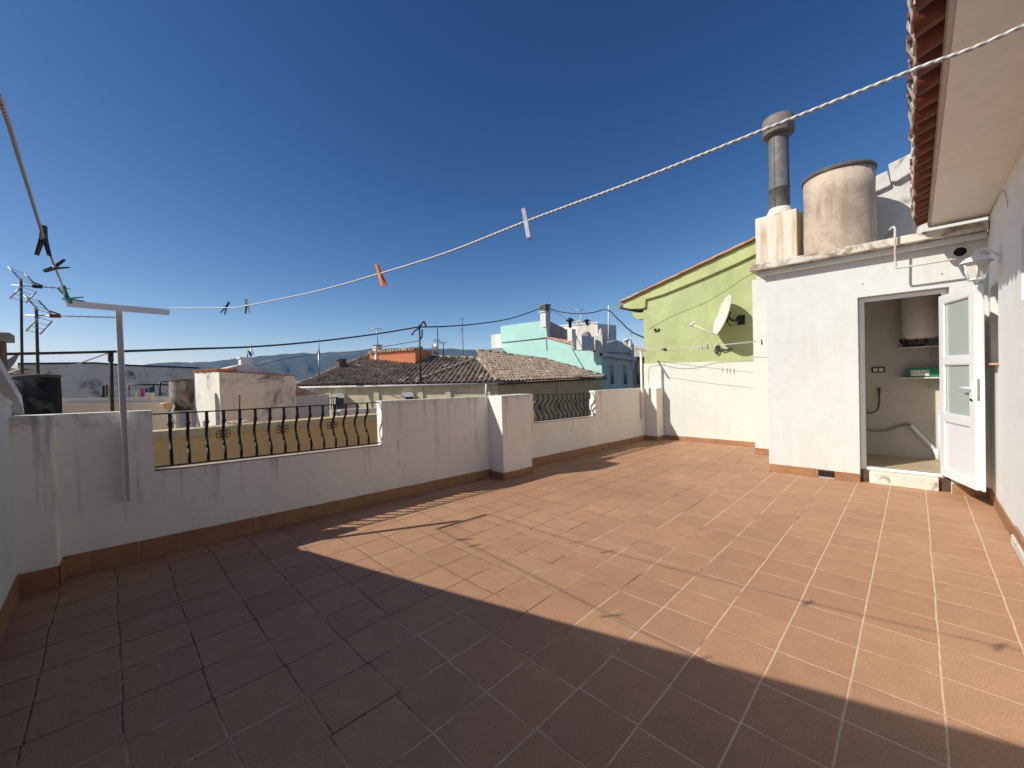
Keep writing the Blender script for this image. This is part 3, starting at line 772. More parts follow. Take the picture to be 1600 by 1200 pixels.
# upper white gable beyond the laundry roof
gb = thing('white_gable', (9.9, 0.2, 2), 'stained white gable with stepped moulding behind the round tank', 'wall')
mb = MB()
zz = lambda y: 4.86+0.27*(0.4-y)
mb.prism([(9.52, 2.045, 1.8), (9.52, 2.045, zz(2.045)-0.05), (9.52, -3.0, zz(-3)-.05), (9.52, -3.0, 1.8)], (0.3, 0, 0))
mb.build('wall', 'gablewhite', gb)
mb = MB()
mb.prism([(9.45, 2.04, zz(2.04)-.24), (9.45, 2.04, zz(2.04)+.02), (9.45, 0.30, zz(.3)+.02), (9.45, 0.26, 4.66), (9.45, 0.3, 4.64)], (0.4, 0, 0))
mb.prism([(9.43, 0.26, 4.70), (9.43, 0.29, zz(.3)+.11), (9.43, -3, zz(-3)+.15), (9.43, -3.0, zz(-3)-.18), (9.43, 0.0, 4.77), (9.43, .19, 4.68)], (0.4, 0, 0))
mb.build('moulding', 'gablewhite', gb, bevel=0.012)

# ------------------------------------------------------------------ satellite dish
sdh = thing('satellite_dish', (9.47, 2.72, 2.5), 'large round cream satellite dish bracketed to the green wall', 'satellite dish')
c = V((9.16, 2.86, 2.77)); nrm = V((-0.51, 0.79, 0.30)).normalized()
mb = MB()
prof = []
RD = 0.43
for i in range(9):
    r = RD*i/8; prof.append((max(r, .001), 0.085*(i/8)**2-0.085))
for i in range(8, -1, -1):
    r = RD*i/8; prof.append((max(r, .001), 0.085*(i/8)**2-0.092))
mb.lathe(c, prof, 40, axis=nrm)
mb.tube([c+(nrm.orthogonal().normalized()*math.cos(a)+nrm.cross(nrm.orthogonal().normalized())*math.sin(a))*RD for a in [2*math.pi*i/40 for i in range(41)]], 0.008, 6)
mb.build('reflector', 'dish', sdh)
upn = (V((0, 0, 1))-nrm*nrm.z).normalized()
low = c-upn*RD*0.98-nrm*0.02
tip = c+nrm*0.62-upn*0.36
tip = onx(1083, 507, 8.93)
mb = MB(); mb.tube([low-nrm*0.03, low+(tip-low)*0.3-V((0, 0, .01)), tip], 0.014, 8); mb.build('feed_arm', 'dish', sdh)
mb = MB(); dd = (c-tip).normalized(); mb.tube([tip-dd*0.03+V((0, 0, .03)), tip+dd*0.05+V((0, 0, .03))], [0.03, 0.026], 10); mb.obox(tip-dd*.04+V((0, 0, .0)), dd, dd.orthogonal(), dd.cross(dd.orthogonal()), .05, .05, .05)
mb.build('receiver', 'plastic', sdh, bevel=0.003)
mb = MB()
back = c-nrm*0.10
mb.obox(back-nrm*.02, nrm, upn, nrm.cross(upn), 0.05, 0.20, 0.12)
wallp = V((9.50, 2.585, 2.66))
mb.tube([back-nrm*.04, back-nrm*.1-V((0, 0, .06)), wallp+V((-.06, .02, -0.02)), wallp], 0.022, 8)
mb.obox(wallp, (0, 1, 0), (0, 0, 1), (1, 0, 0), 0.14, 0.20, 0.014)
mb.obox(wallp+V((-.05, .03, .03)), (0, 1, 0), (0, 0, 1), (1, 0, 0), 0.09, 0.07, 0.08)
mb.tube([back-V((0, 0, .1)), back+V((0.05, -.02, -.17)), back+V((.08, -.06, -.20))], 0.012, 6)
mb.build('bracket', 'iron', sdh)

# ------------------------------------------------------------------ chimney stack, flue, tank
st = thing('chimney_stack', (9.1, 1.8, 0), 'rust-streaked white masonry chimney breast left of the round tank', 'chimney')
mb = MB()
mb.box(8.73, 9.495, 1.50, 2.18, 0, 3.3)
mb.build('breast', 'whitewarm', st)
mb = MB(); mb.hexa([(8.73, 1.46, 3.301), (9.25, 1.46, 3.301), (9.25, 2.11, 3.301), (8.73, 2.11, 3.301), (8.73, 1.46, 4.44), (9.25, 1.46, 4.44), (9.25, 2.11, 4.44), (8.73, 2.11, 4.44)])
mb.build('upper_stack', 'stack', st, bevel=0.012)
mb = MB(); mb.lathe((8.96, 1.76, 4.43), [(0.24, 0), (0.22, 0.05), (0.19, 0.10), (0.17, 0.15), (0.01, 0.155)], 24)
mb.build('mortar_collar', 'stack', st)
skirting(st, (8.73, 2.18, 0), (8.73, 1.66, 0), 0.115, 0.115, (-1, 0, 0), 0.1)
fl = thing('flue_pipe', (8.96, 1.76, 4.55), 'tall grey metal flue pipe with round cap on the chimney breast', 'flue')
mb = MB(); mb.lathe((8.96, 1.76, 4.56), [(0.165, 0), (0.165, 0.37), (0.170, 0.372), (0.170, 0.40), (0.160, 0.402), (0.160, 1.40)], 28)
mb.tube([(8.80, 1.80, 4.56), (8.80, 1.80, 5.85)], 0.006, 5)
mb.build('pipe', 'galv', fl)
mb = MB(); mb.lathe((8.96, 1.76, 5.93), [(0.15, 0.0), (0.245, 0.0), (0.25, 0.02), (0.25, 0.12), (0.256, 0.125), (0.256, 0.145), (0.25, 0.15), (0.25, 0.29), (0.235, 0.31), (0.01, 0.32)], 32)
mb.build('cap', 'galvcap', fl)
tk = thing('water_tank', (8.78, 0.89, 3.25), 'large round beige cement water tank with dark rim on the laundry roof', 'water tank')
mb = MB(); mb.lathe((8.78, 0.89, 3.25), [(0.475, 0), (0.48, 0.6), (0.47, 1.2), (0.475, 1.515), (0.43, 1.516)], 56)
mb.build('body', 'tank', tk)
mb = MB(); mb.lathe((8.78, 0.89, 3.25), [(0.47, 1.51), (0.49, 1.515), (0.495, 1.56), (0.48, 1.585), (0.40, 1.59), (0.01, 1.595)], 56)
mb.build('lid', 'lid', tk)

# ------------------------------------------------------------------ laundry room
LX = 7.35
la = thing('laundry_room', (8.3, 0.5, 0), 'small white rooftop laundry room with weathered cornice and doorway', 'building')
mb = MB(); t = 0.12
mb.box(LX, LX+t, 0.555, 1.645, 0, 3.14)
mb.box(LX, LX+t, -0.619, -0.305, 0, 3.14)
mb.box(LX, LX+t, -0.305, 0.555, 2.555, 3.14)
mb.box(LX+t, 9.49, 1.50, 1.645, 0, 3.14)
mb.build('wall', 'white', la)
mb = MB()
mb.box(8.78, 8.90, -0.9, 1.5, 0, 3.14)                 # back wall
mb.box(LX+t, 8.78, -0.42, -0.28, 0.17, 3.14)           # right wall
mb.box(LX+t, 8.78, -0.28, 1.5, 2.95, 3.14)
mb.build('interior_wall', 'inner', la)
mb = MB(); mb.box(LX+t+.001, 8.78, -0.28, 1.5, 0.0, 0.172); mb.build('interior_floor', 'intfloor', la)
mb = MB(); mb.box(7.15, 9.49, -0.61, 1.82, 3.135, 3.235); mb.build('cornice', 'cornice', la, bevel=0.01)
mb = MB(); mb.box(7.25, LX-0.001, -0.615, 1.74, 3.06, 3.134); mb.build('cornice_moulding', 'white', la, bevel=0.02)
mb = MB(); mb.box(LX+.003, LX+t, -0.20, 0.46, 0.0, 0.165); mb.build('threshold', 'rough', la, bevel=0.01)
mb = MB(); mb.box(LX+.06, LX+t, 0.461, 0.554, 0.001, 0.16); mb.box(LX+.06, LX+t, -0.304, -0.201, 0.001, 0.16); mb.build('threshold_tile', 'skirtdark', la)
skirting(la, (LX, 1.645, 0), (LX, 1.02, 0), 0.12, 0.12, (-1, 0, 0), 0.0)
skirting(la, (LX, 0.83, 0), (LX, 0.555, 0), 0.115, 0.115, (-1, 0, 0), 0.21)
skirting(la, (LX, -0.31, 0), (LX, -0.605, 0), 0.125, 0.125, (-1, 0, 0), 0.0)
mb = MB()
mb.box(LX-0.012, LX-0.001, 0.835, 1.015, 0.092, 0.115); mb.box(LX-.012, LX-.001, .835, 1.015, 0.02, 0.03)
for i in range(9): mb.box(LX-.011, LX-.002, 0.845+i*.02, 0.853+i*.02, 0.03, 0.092)
mb.build('vent_grille', 'rust', la)
mb = MB(); mb.box(LX-.0015, LX-.0005, .83, 1.018, 0.02, .11); mb.build('vent_opening', 'dark', la)
# round air hole with collar
hc = V((LX, -0.40, 2.955))
mb = MB(); mb.lathe(hc+V((-.012, 0, 0)), [(0.055, .014), (0.055, 0), (0.072, -.004), (0.078, .012)], 28, axis=(1, 0, 0)); mb.build('hole_collar', 'white', la)
mb = MB(); mb.lathe(hc+V((-.002, 0, 0)), [(0.001, 0), (0.055, 0)], 28, axis=(1, 0, 0)); mb.build('hole_void', 'dark', la)
# filled screw holes
mb = MB()
for px, py in ((1348, 444), (1472, 428)):
    q = onx(px, py, LX); mb.lathe(q-V((.003, 0, 0)), [(.001, 0), (.008, 0), (.009, .003)], 8, axis=(1, 0, 0))
mb.build('wall_plug', 'skirtdark', la)
# door frame
mb = MB()
fx0, fx1 = LX+t+.003, LX+t+.055
fy0, fy1, fz0, fz1 = -0.30, 0.55, 0.166, 2.55
mb.box(fx0, fx1, fy1-.06, fy1, fz0, fz1); mb.box(fx0, fx1, fy0, fy0+.06, fz0, fz1)
mb.box(fx0, fx1, fy0+.06, fy1-.06, fz1-.06, fz1); mb.box(fx0, fx1, fy0+.06, fy1-.06, fz0, fz0+.045)
mb.build('door_frame', 'pvc', la, bevel=0.003)
mb = MB(); mb.box(fx0-.004, fx0-.001, fy1-.066, fy1-.060, fz0+.045, fz1-.06); mb.box(fx0-.004, fx0-.001, fy0+.06, fy1-.06, fz1-.066, fz1-.06); mb.box(fx0-.004, fx0-.001, fy0+.06, fy1-.06, fz0+.045, fz0+.050)
mb.build('door_seal', 'black', la)
# door leaf, swung open outward
H0 = V((LX+0.11, -0.245, 0)); H1 = V((6.73, -0.49, 0)); du = (H1-H0).normalized(); dn = V((-du.y, du.x, 0))
if dn.y < 0: dn = -dn
LW = (H1-H0).length; zb, zt = 0.205, 2.455
def lbox(mb, u0, u1, z0, z1, n0, n1):
    a = H0+du*u0; b = H0+du*u1
    mb.hexa([a+dn*n0+V((0, 0, z0)), b+dn*n0+V((0, 0, z0)), b+dn*n1+V((0, 0, z0)), a+dn*n1+V((0, 0, z0)), a+dn*n0+V((0, 0, z1)), b+dn*n0+V((0, 0, z1)), b+dn*n1+V((0, 0, z1)), a+dn*n1+V((0, 0, z1))])
door = thing('door_leaf_hold', (0, 0, 0), None, None) if False else None
mb = MB(); S = 0.105
lbox(mb, 0, S, zb, zt, -.03, .03); lbox(mb, LW-S, LW, zb, zt, -.03, .03)
for z0, z1 in ((zb, zb+.10), (0.90, 0.99), (1.60, 1.69), (zt-.10, zt)):
    lbox(mb, S, LW-S, z0, z1, -.03, .03)
lbox(mb, LW, LW+.012, zb-.01, zt+.01, -.045, -.02)
# glazing beads
bd = .012
for z0, z1 in ((zb+.10, .90), (.99, 1.60), (1.69, zt-.10)):
    for s in (1, -1):
        n0, n1 = (.012, .026) if s > 0 else (-.026, -.012)
        lbox(mb, S, S+bd, z0, z1, n0, n1); lbox(mb, LW-S-bd, LW-S, z0, z1, n0, n1)
        lbox(mb, S+bd, LW-S-bd, z0, z0+bd, n0, n1); lbox(mb, S+bd, LW-S-bd, z1-bd, z1, n0, n1)
dl = mb.build('door', 'pvc', la, bevel=0.002); dl['label'] = 'open white plastic door with two frosted panes'
for z0, z1 in ((.99, 1.60), (1.69, zt-.10)):
    mb = MB(); lbox(mb, S, LW-S, z0, z1, -.008, .008); mb.build('pane', 'frost', dl)
mb = MB(); lbox(mb, S, LW-S, zb+.10, .90, -.010, .010)
lbox(mb, S+.02, LW-S-.02, zb+.12, .88, .010, .013)
mb.build('lower_panel', 'pvc', dl)
mb = MB()
for s in (1, -1):
    a = H0+du*(LW-.052)+V((0, 0, 1.33))
    mb.tube([a+dn*s*.03, a+dn*s*.065, a+dn*s*.075-du*.02, a+dn*s*.075-du*.13], [.011, .011, .011, .009], 10)
    lbox(mb, LW-.066, LW-.038, 1.20, 1.40, .030 if s > 0 else -.036, .036 if s > 0 else -.030)
mb.build('handle', 'pvc', dl, bevel=.001)
mb = MB()
for s in (1, -1):
    a = H0+du*(LW-.052)+V((0, 0, 1.20)); mb.tube([a+dn*s*.03, a+dn*s*.045], .014, 10)
mb.build('lock_cylinder', 'iron', dl)
mb = MB(); lbox(mb, LW+.0005, LW+.003, 1.19, 1.43, -.009, .011); mb.build('lock_plate', 'steel', dl)

# things inside the laundry room
bo = thing('water_heater', (8.55, -0.02, 2.0), 'white cylindrical water heater hanging high inside the laundry room', 'water heater')
mb = MB(); mb.lathe((8.52, -0.07, 1.99), [(0.001, 0), (0.14, .0), (0.20, .035), (0.21, .09), (0.21, .62), (0.20, .68), (0.12, .72), (0.001, .725)], 36); mb.build('body', 'plastic', bo)
mb = MB()
for yy in (-.12, -.02): mb.tube([(8.52, yy, 1.99), (8.53, yy, 1.93), (8.60, yy+.03, 1.90), (8.74, yy+.10, 1.90)], .012, 8)
mb.tube([(8.5, 0.05, 1.96), (8.66, 0.14, 1.95), (8.76, .16, 2.0)], .016, 8)
mb.build('connection', 'rust', bo)
def shelf(z, y0, y1, lab):
    s = thing('shelf', (8.66, (y0+y1)/2, z), lab, 'shelf', 'shelves in the laundry room')
    mb = MB(); mb.box(8.56, 8.775, y0, y1, z, z+.018); mb.build('board', 'plastic', s, bevel=.002)
    mb = MB(); mb.box(8.60, 8.775, y0+.10, y0+.115, z-.015, z-.001); mb.box(8.76, 8.775, y0+.10, y0+.115, z-.16, z-.015)
    mb.prism([(8.765, y0+.104, z-.15), (8.77, y0+.104, z-.13), (8.62, y0+.104, z-.015), (8.60, y0+.104, z-.015)], (0, .007, 0))
    mb.build('shelf_bracket', 'creamw', s)
    return s
shelf(1.86, -0.275, 0.16, 'upper white shelf under the water heater'); shelf(1.40, -0.275, 0.155, 'lower white shelf carrying the green box')
gx = thing('storage_box', (8.66, -0.06, 1.42), 'small green box with pale label on the lower laundry shelf', 'box')
mb = MB(); mb.hexa([(8.60, -.25, 1.42), (8.74, -.25, 1.42), (8.74, .085, 1.42), (8.60, .085, 1.42), (8.59, -.26, 1.56), (8.75, -.26, 1.56), (8.75, .10, 1.56), (8.59, .10, 1.56)]); mb.build('box_body', 'greenbox', gx, bevel=.003)
mb = MB(); mb.box(8.583, 8.588, -.15, .05, 1.435, 1.53); mb.build('box_label', 'boxlabel', gx)
mb = MB()
for i, (a, b) in enumerate(((-.10, -.07), (-.055, -.03), (-.015, .02))): mb.box(8.580, 8.5825, a, b, 1.49, 1.52)
mb.box(8.580, 8.5825, -.13, .03, 1.445, 1.475)
mb.build('box_print', 'pvc', gx)
clut = thing('shelf_clutter', (8.66, 0.08, 1.88), 'small dark tool pile on the upper shelf beside the heater', 'tools')
mb = MB(); mb.box(8.60, 8.70, .05, .13, 1.88, 1.93); mb.box(8.62, 8.69, .07, .12, 1.93, 1.99); mb.tube([(8.62, .0, 1.89), (8.66, .1, 1.905)], .012, 6); mb.build('tool', 'rust', clut, bevel=.004)
so = thing('wall_socket', (8.775, .44, 1.5), 'brown double socket on the laundry back wall', 'socket')
mb = MB(); mb.box(8.762, 8.779, .34, .50, 1.50, 1.59); mb.build('plate', 'brick', so, bevel=.002)
mb = MB(); mb.box(8.756, 8.761, .36, .41, 1.52, 1.57); mb.box(8.756, 8.761, .43, .48, 1.52, 1.57); mb.build('switch', 'cream', so, bevel=.002)
tp = thing('wall_tap', (8.775, .42, 1.15), 'small dark tap with a hanging supply hose in the laundry room', 'tap')
mb = MB(); mb.tube([(8.779, .41, 1.20), (8.72, .41, 1.20), (8.71, .41, 1.15)], .014, 8); mb.tube([(8.74, .41, 1.20), (8.74, .41, 1.24)], .012, 8); mb.box(8.72, 8.76, .385, .435, 1.24, 1.25); mb.build('tap_body', 'rust', tp)
mb = MB(); mb.tube(curve_pts([(8.71, .41, 1.15), (8.70, .41, 1.05), (8.69, .43, .92), (8.68, .50, .86), (8.66, .62, .85)], 6), .012, 8); mb.build('supply_hose', 'brick', tp)
dh = MB(); dh.tube(curve_pts([(8.62, .66, .62), (8.66, .50, .575), (8.70, .33, .59), (8.73, .18, .66), (8.74, .09, .685), (8.745, .04, .67)], 6), .017, 10)
tag(dh.build('drain_hose', 'concrete'), 'grey ribbed drain hose looping along the laundry back wall', 'hose')
dp = MB(); dp.tube(curve_pts([(8.745, .05, .68), (8.74, .02, .63), (8.70, -.20, .33)], 4), .027, 12); dp.tube([(8.69, -.21, .345), (8.67, -.235, .26), (8.66, -.24, .19)], .038, 12)
tag(dp.build('drain_pipe', 'pvc'), 'white slanting drain pipe on the laundry back wall', 'pipe')
vp = MB(); vp.tube([(8.62, -.25, .175), (8.62, -.25, .86)], .022, 12); tag(vp.build('standpipe', 'pvc'), 'white vertical pipe in the right corner of the laundry room', 'pipe')

# bent steel pipe over the cornice
bp_ = MB(); bp_.tube(curve_pts([(7.13, .215, 3.335), (7.10, .19, 3.352), (7.09, .165, 3.335), (7.09, .165, 3.2), (7.10, .165, 2.89), (7.10, .155, 2.845), (7.10, .12, 2.832), (7.10, -.2, 2.834), (7.10, -.61, 2.84)], 5), .0125, 10)
tag(bp_.build('bent_pipe', 'creamw'), 'bent cream metal pipe hooked over the laundry cornice and running to the house wall', 'pipe')

# ------------------------------------------------------------------ own house on the right
ho = thing('house', (3.2, -1.5, 0), 'white house on the right with a tiled overhanging eave', 'house')
HY = -0.62
mb = MB()
def hw(x0, x1, z0, z1): mb.box(x0, x1, HY-0.25, HY, z0, z1)
hw(6.60, 7.349, 0, 1.575); hw(7.20, 7.349, 1.575, 3.30); hw(6.60, 7.20, 2.46, 3.30)
hw(5.28, 6.60, 0, 3.30); hw(4.2, 5.28, 2.70, 3.30); hw(4.2, 5.28, 0, 2.10); hw(-0.8, 4.2, 0, 3.30)
mb.build('wall', 'house', ho)
mb = MB(); mb.box(6.61, 7.19, HY-.249, HY-.19, 1.58, 2.455); mb.build('window_recess', 'house', ho)
mb = MB(); mb.box(6.56, 7.24, HY-.18, HY+.055, 1.576, 1.60); mb.build('window_sill', 'sill', ho, bevel=.006)
win = MB()
for a, b, c, d in ((4.2, 4.27, 2.10, 2.70), (5.21, 5.28, 2.10, 2.70), (4.27, 5.21, 2.63, 2.70), (4.27, 5.21, 2.10, 2.17), (4.70, 4.77, 2.17, 2.63)):
    win.box(a, b, HY-.21, HY-.15, c, d)
wf = win.build('window', 'pvc', ho, bevel=.003)
mb = MB(); mb.box(4.27, 5.21, HY-.19, HY-.17, 2.17, 2.63); mb.build('pane', 'glass', wf)
# soffit slab
mb = MB(); mb.box(-0.8, 7.30, HY-.24, -0.155, 3.301, 3.40); mb.build('soffit', 'soffit', ho)
mb = MB(); mb.prism([(-0.8, -0.170, 3.402), (-0.8, -0.155, 3.31), (-.8, -.132, 3.305), (-.8, -.125, 3.36)], (8.1, 0, 0)); mb.build('eave_mortar', 'mortar', ho)
# eave tiles seen from below: channel tiles with the covers between them
tl = MB(); mo = MB(); slope = 0.30
def halfpipe(mb, xc, y0, y1, z0, r, up, th=.012, n=9):
    """half cylinder shell along y, z rising as y falls"""
    ring = []
    for (y, rr) in ((y0, r), (y1, r*0.88)):
        z = z0+(y0-y)*slope
        for k in range(n+1):
            a = math.pi*k/n
            sgn = 1 if up else -1
            for q in (rr, rr-th):
                ring.append(V((xc+q*math.cos(a), y, z+sgn*q*math.sin(a))))
    m2 = 2*(n+1); f = []
    for k in range(n):
        o0, i0, o1, i1 = 2*k, 2*k+1, 2*k+2, 2*k+3
        f += [(o0, o1, m2+o1, m2+o0), (i0, m2+i0, m2+i1, i1), (o0, i0, i1, o1), (m2+o0, m2+o1, m2+i1, m2+i0)]
    f += [(0, m2, m2+1, 1), (2*n, 2*n+1, m2+2*n+1, m2+2*n)]
    mb.add(ring, f, True)
x = 7.22; i = 0; MP = []
while x > -0.7:
    j = random.uniform(-.012, .012); jy = random.uniform(-.01, .008)
    halfpipe(tl, x+j, 0.0+jy-.02, -0.45, 3.335+.098, 0.108, False)
    jy2 = random.uniform(-.012, .012)
    halfpipe(tl, x-0.1095+j, 0.012+jy2, -0.45, 3.335+.112, 0.070, True)
    for aa in (0.15, .5, .85):
        a_ = math.pi*aa; MP.append(V((x+j+.09*math.cos(a_), 0.0+jy-.012+random.uniform(-.006, .006), 3.433-.09*math.sin(a_)+.004)))
    for aa in (.2, .5, .8):
        a_ = math.pi*aa; MP.append(V((x-.1095+j+.055*math.cos(a_), 0.012+jy2-.010+random.uniform(-.006, .006), 3.440+.060*math.sin(a_))))
    x -= 0.219; i += 1
tl.build('eave_tiles', 'eavetile', ho); mo.tube(MP, [random.uniform(.006, .017) for _ in MP], 6); mo.build('tile_mortar', 'mortar', ho)
mb = MB(); tile_sheet(mb, V((-0.8, -0.30, 3.62)), (1, 0, 0), V((0, -1, slope)).normalized(), [(0, 0), (8.1, 0), (8.1, 3), (0, 3)], 0.219, 0.4)
mb.build('roof', 'orangetile', ho)
mb = MB(); mb.box(-.8, 7.3, -3.4, HY-.26, 0, 3.3); mb.build('rear_wall', 'house', ho)
skirting(ho, (7.345, HY, 0), (5.62, HY, 0), 0.13, 0.13, (0, 1, 0), 0.12)
mb = MB(); mb.box(4.6, 5.60, HY+.002, HY+.035, 0.001, 0.085); mb.build('door_step', 'rough', ho, bevel=.008)
mb = MB(); mb.box(4.6, 5.60, HY+.002, HY+.020, 0.087, 0.165); mb.build('step_tile', 'skirt', ho, bevel=.003)
# curved render fillet in the corner with a crack line
mb = MB()
mb.prism([(7.349, HY+.001, .13), (7.349, HY+.055, .13), (7.32, HY+.02, .13), (7.27, HY+.001, .13)], (0, 0, 1.42)); mb.build('corner_fillet', 'house', ho)
mb = MB(); mb.tube(curve_pts([ony(1545, 337, HY), ony(1556, 312, HY+.02), ony(1567, 297, HY+.04), ony(1573, 310, HY+.02), ony(1574, 324, HY)], 4), .004, 5); mb.build('loose_wire', 'whitecable', ho)

# wall lantern
lc = V((6.42, HY+.16, 2.47))
lm = thing('wall_lamp', lc-V((0, 0, .1)), 'white lantern style wall lamp beneath the eave by the door', 'lamp')
mb = MB()
def ring4(z, r): return [lc+V((r*math.cos(R(60*k)), r*math.sin(R(60*k)), z)) for k in range(6)]
for k in range(6):
    a0 = ring4(0.0, .062)[k]; a1 = ring4(.17, .10)[k]; mb.tube([a0, a1], .007, 6)
for z, r, rr in ((0.0, .062, .008), (.17, .10, .009)):
    q = ring4(z, r); q.append(q[0])
    for u, w_ in zip(q, q[1:]): mb.tube([u, w_], rr, 6)
mb.lathe(lc, [(.001, -.035), (.014, -.03), (.014, -.01), (.06, 0), (.001, .002)], 12)
mb.build('lamp_cage', 'pvc', lm)
mb = MB(); mb.lathe(lc+V((0, 0, .175)), [(.122, 0), (.118, .012), (.085, .045), (.045, .075), (.022, .085), (.022, .10), (.010, .105), (.014, .125), (.001, .14)], 18)
mb.build('lamp_cap', 'pvc', lm)
mb = MB(); mb.add(ring4(0.003, .056)+ring4(.168, .094), [(k, (k+1) % 6, 6+(k+1) % 6, 6+k) for k in range(6)]); mb.build('lamp_glass', 'lampglass', lm)
mb = MB(); mb.tube(curve_pts([lc+V((0, 0, .27)), lc+V((0, -.05, .31)), lc+V((0, -.11, .27)), V((6.42, HY, 2.66))], 5), .010, 8); mb.lathe(V((6.42, HY+.001, 2.66)), [(.05, 0), (.045, .012), (.001, .014)], 16, axis=(0, 1, 0)); mb.build('lamp_bracket', 'pvc', lm)

# ================================================================== neighbourhood
# ochre building across the light well
yb = thing('ochre_building', (2.5, 9.5, -6), 'ochre yellow neighbouring building seen through the railing', 'building')
y0 = 8.0
zy = lambda x: 0.952-0.0115*(x-0.5)
mb = MB(); mb.slab((-4, y0), (9, y0), (0, 0.22), -6, zy(-4)-.13, -6, zy(9)-.13); mb.box(-4, 9, y0+.22, 12.5, -6, 0.30); mb.build('wall', 'yellow', yb)
mb = MB(); mb.slab((-4, y0-.06), (9, y0-.06), (0, 0.34), zy(-4)-.128, zy(-4), zy(9)-.128, zy(9)); mb.build('parapet_cap', 'ochrecap', yb, bevel=.01)

# ground and street level
mb = MB(); S_ = 5500
mb.add([(-S_, -S_, -6.5), (S_, -S_, -6.5), (S_, S_, -6.5), (-S_, S_, -6.5)], [(0, 1, 2, 3)])
tag(mb.build('ground', 'wet', org=(0, 0, -6.5)), kind='structure')

def slabwall(mb, a, b, th, zb_):
    """a, b: top corners (Vector). wall down to zb_, thickness th away from the camera"""
    d = (b-a); n = V((-d.y, d.x, 0)).normalized()
    if n.dot(V((a.x, a.y, 0))) < 0: n = -n
    mb.slab(a, b, n*th, zb_, a.z, zb_, b.z)
    return n

# white annex with orange tile verge
C1 = far(342, 581, 13.0); C0 = ony(305, 583, C1.y+3.4); C0 = far(304, 583, math.hypot(C0.x, C0.y)); C2 = ony(461, 588, C1.y)
an = thing('white_annex', (C1.x+1, C1.y+1.5, 0.3), 'whitewashed rooftop annex with orange tile edge behind the railing', 'building')
mb = MB()
C3 = V((C2.x, C0.y, C2.z)); apex0 = ony(388, 567, C1.y); 
bz = 0.3
mb.add([V((C1.x, C1.y, bz)), V((C2.x, C2.y, bz)), V((C2.x, C0.y, bz)), V((C0.x, C0.y, bz)), C1, C2, C3, C0], [(0, 1, 5, 4), (1, 2, 6, 5), (2, 3, 7, 6), (3, 0, 4, 7), (4, 5, 6, 7)])
mb.build('wall', 'oldwhite', an)
mb = MB(); a = V(C0); b = V(C1)
tile_sheet(mb, C1+V((-.05, -.05, .0)), (C0-C1), V((1, 0.05, .05)), [(0, 0), ((C0-C1).length, 0), ((C0-C1).length, .22), (0, .22)], .16, .22, .05)
mb.build('verge_tiles', 'orangetile', an)
mb = MB(); mb.prism([C1+V((0, .4, .02)), apex0+V((0, .4, 0)), C2+V((0, .4, .03)), C2+V((0, .4, -.1)), C1+V((0, .4, -.1))], (0, 2.6, 0)); mb.build('gable_roof', 'oldwhite2', an)
mb = MB(); mb.slab(C1+V((.3, -.03, 0)), C2+V((0.03, -.03, 0)), (0, .12), C1.z-.002, C1.z+.018, C2.z-.002, C2.z+.02); mb.build('roof_edge', 'orangetile', an)
ch = far(384, 572, 15.2)
mb = MB(); mb.box(ch.x-.16, ch.x+.16, ch.y-.16, ch.y+.16, ch.z-.3, ch.z+.22); mb.box(ch.x-.2, ch.x+.2, ch.y-.2, ch.y+.2, ch.z+.22, ch.z+.27)
tag(mb.build('chimney', 'roughwhite', bevel=.01), 'small white chimney on top of the white annex roof', 'chimney')
def smalldish(p, r, label, nrm=(-.7, -.6, .4), mat='alu'):
    o = thing('satellite_dish', V(p)-V((0, 0, .5)), label, 'satellite dish')
    mb = MB(); ax = V(nrm).normalized()
    mb.lathe(p, [(.001, -.08*r/.3), (r*.5, -.06*r/.3), (r, 0), (r, -.015), (r*.5, -.075*r/.3), (.001, -.095*r/.3)], 20, axis=ax); mb.build('reflector', mat, o)
    mb = MB(); mb.tube([V(p)-ax*.08, V(p)-ax*.1-V((0, 0, .5))], .02, 6); mb.tube([V(p)-V((0, 0, r*.9)), V(p)+ax*r*1.1-V((0, 0, r*.3))], .012, 5); mb.build('mount', 'iron', o)
    return o
smalldish(far(391, 552, 15.2), .10, 'tiny grey dish on the annex chimney', (.8, -.5, .3), 'galv')
# low walls running right of the annex
lw = thing('low_wall', far(485, 640, 14.5), 'low grey terrace wall between the annex and the tiled roof', 'wall')
mb = MB(); a = far(462, 619, 14.2); b = far(514, 616, 15.0); slabwall(mb, a, b, .2, 0.0); mb.build('wall', 'oldwhite2', lw)
a = far(462, 603.5, 15.8); b = far(495, 616, 16.0)
mb = MB(); mb.prism([far(462, 603, 19), far(498, 616, 19), far(498, 640, 19), far(462, 640, 19)], (0.3, 1.5, 0)); tag(mb.build('roof_slope', 'salmontile'), 'dusty pink roof slope right of the white annex', 'roof')
lw2 = MB(); a = far(532, 640, 14.0); b = far(600, 637, 14.6); slabwall(lw2, a, b, .25, -.2); tag(lw2.build('terrace_wall', 'roughwhite'), 'sunlit white terrace wall just above the ochre cap', 'wall')
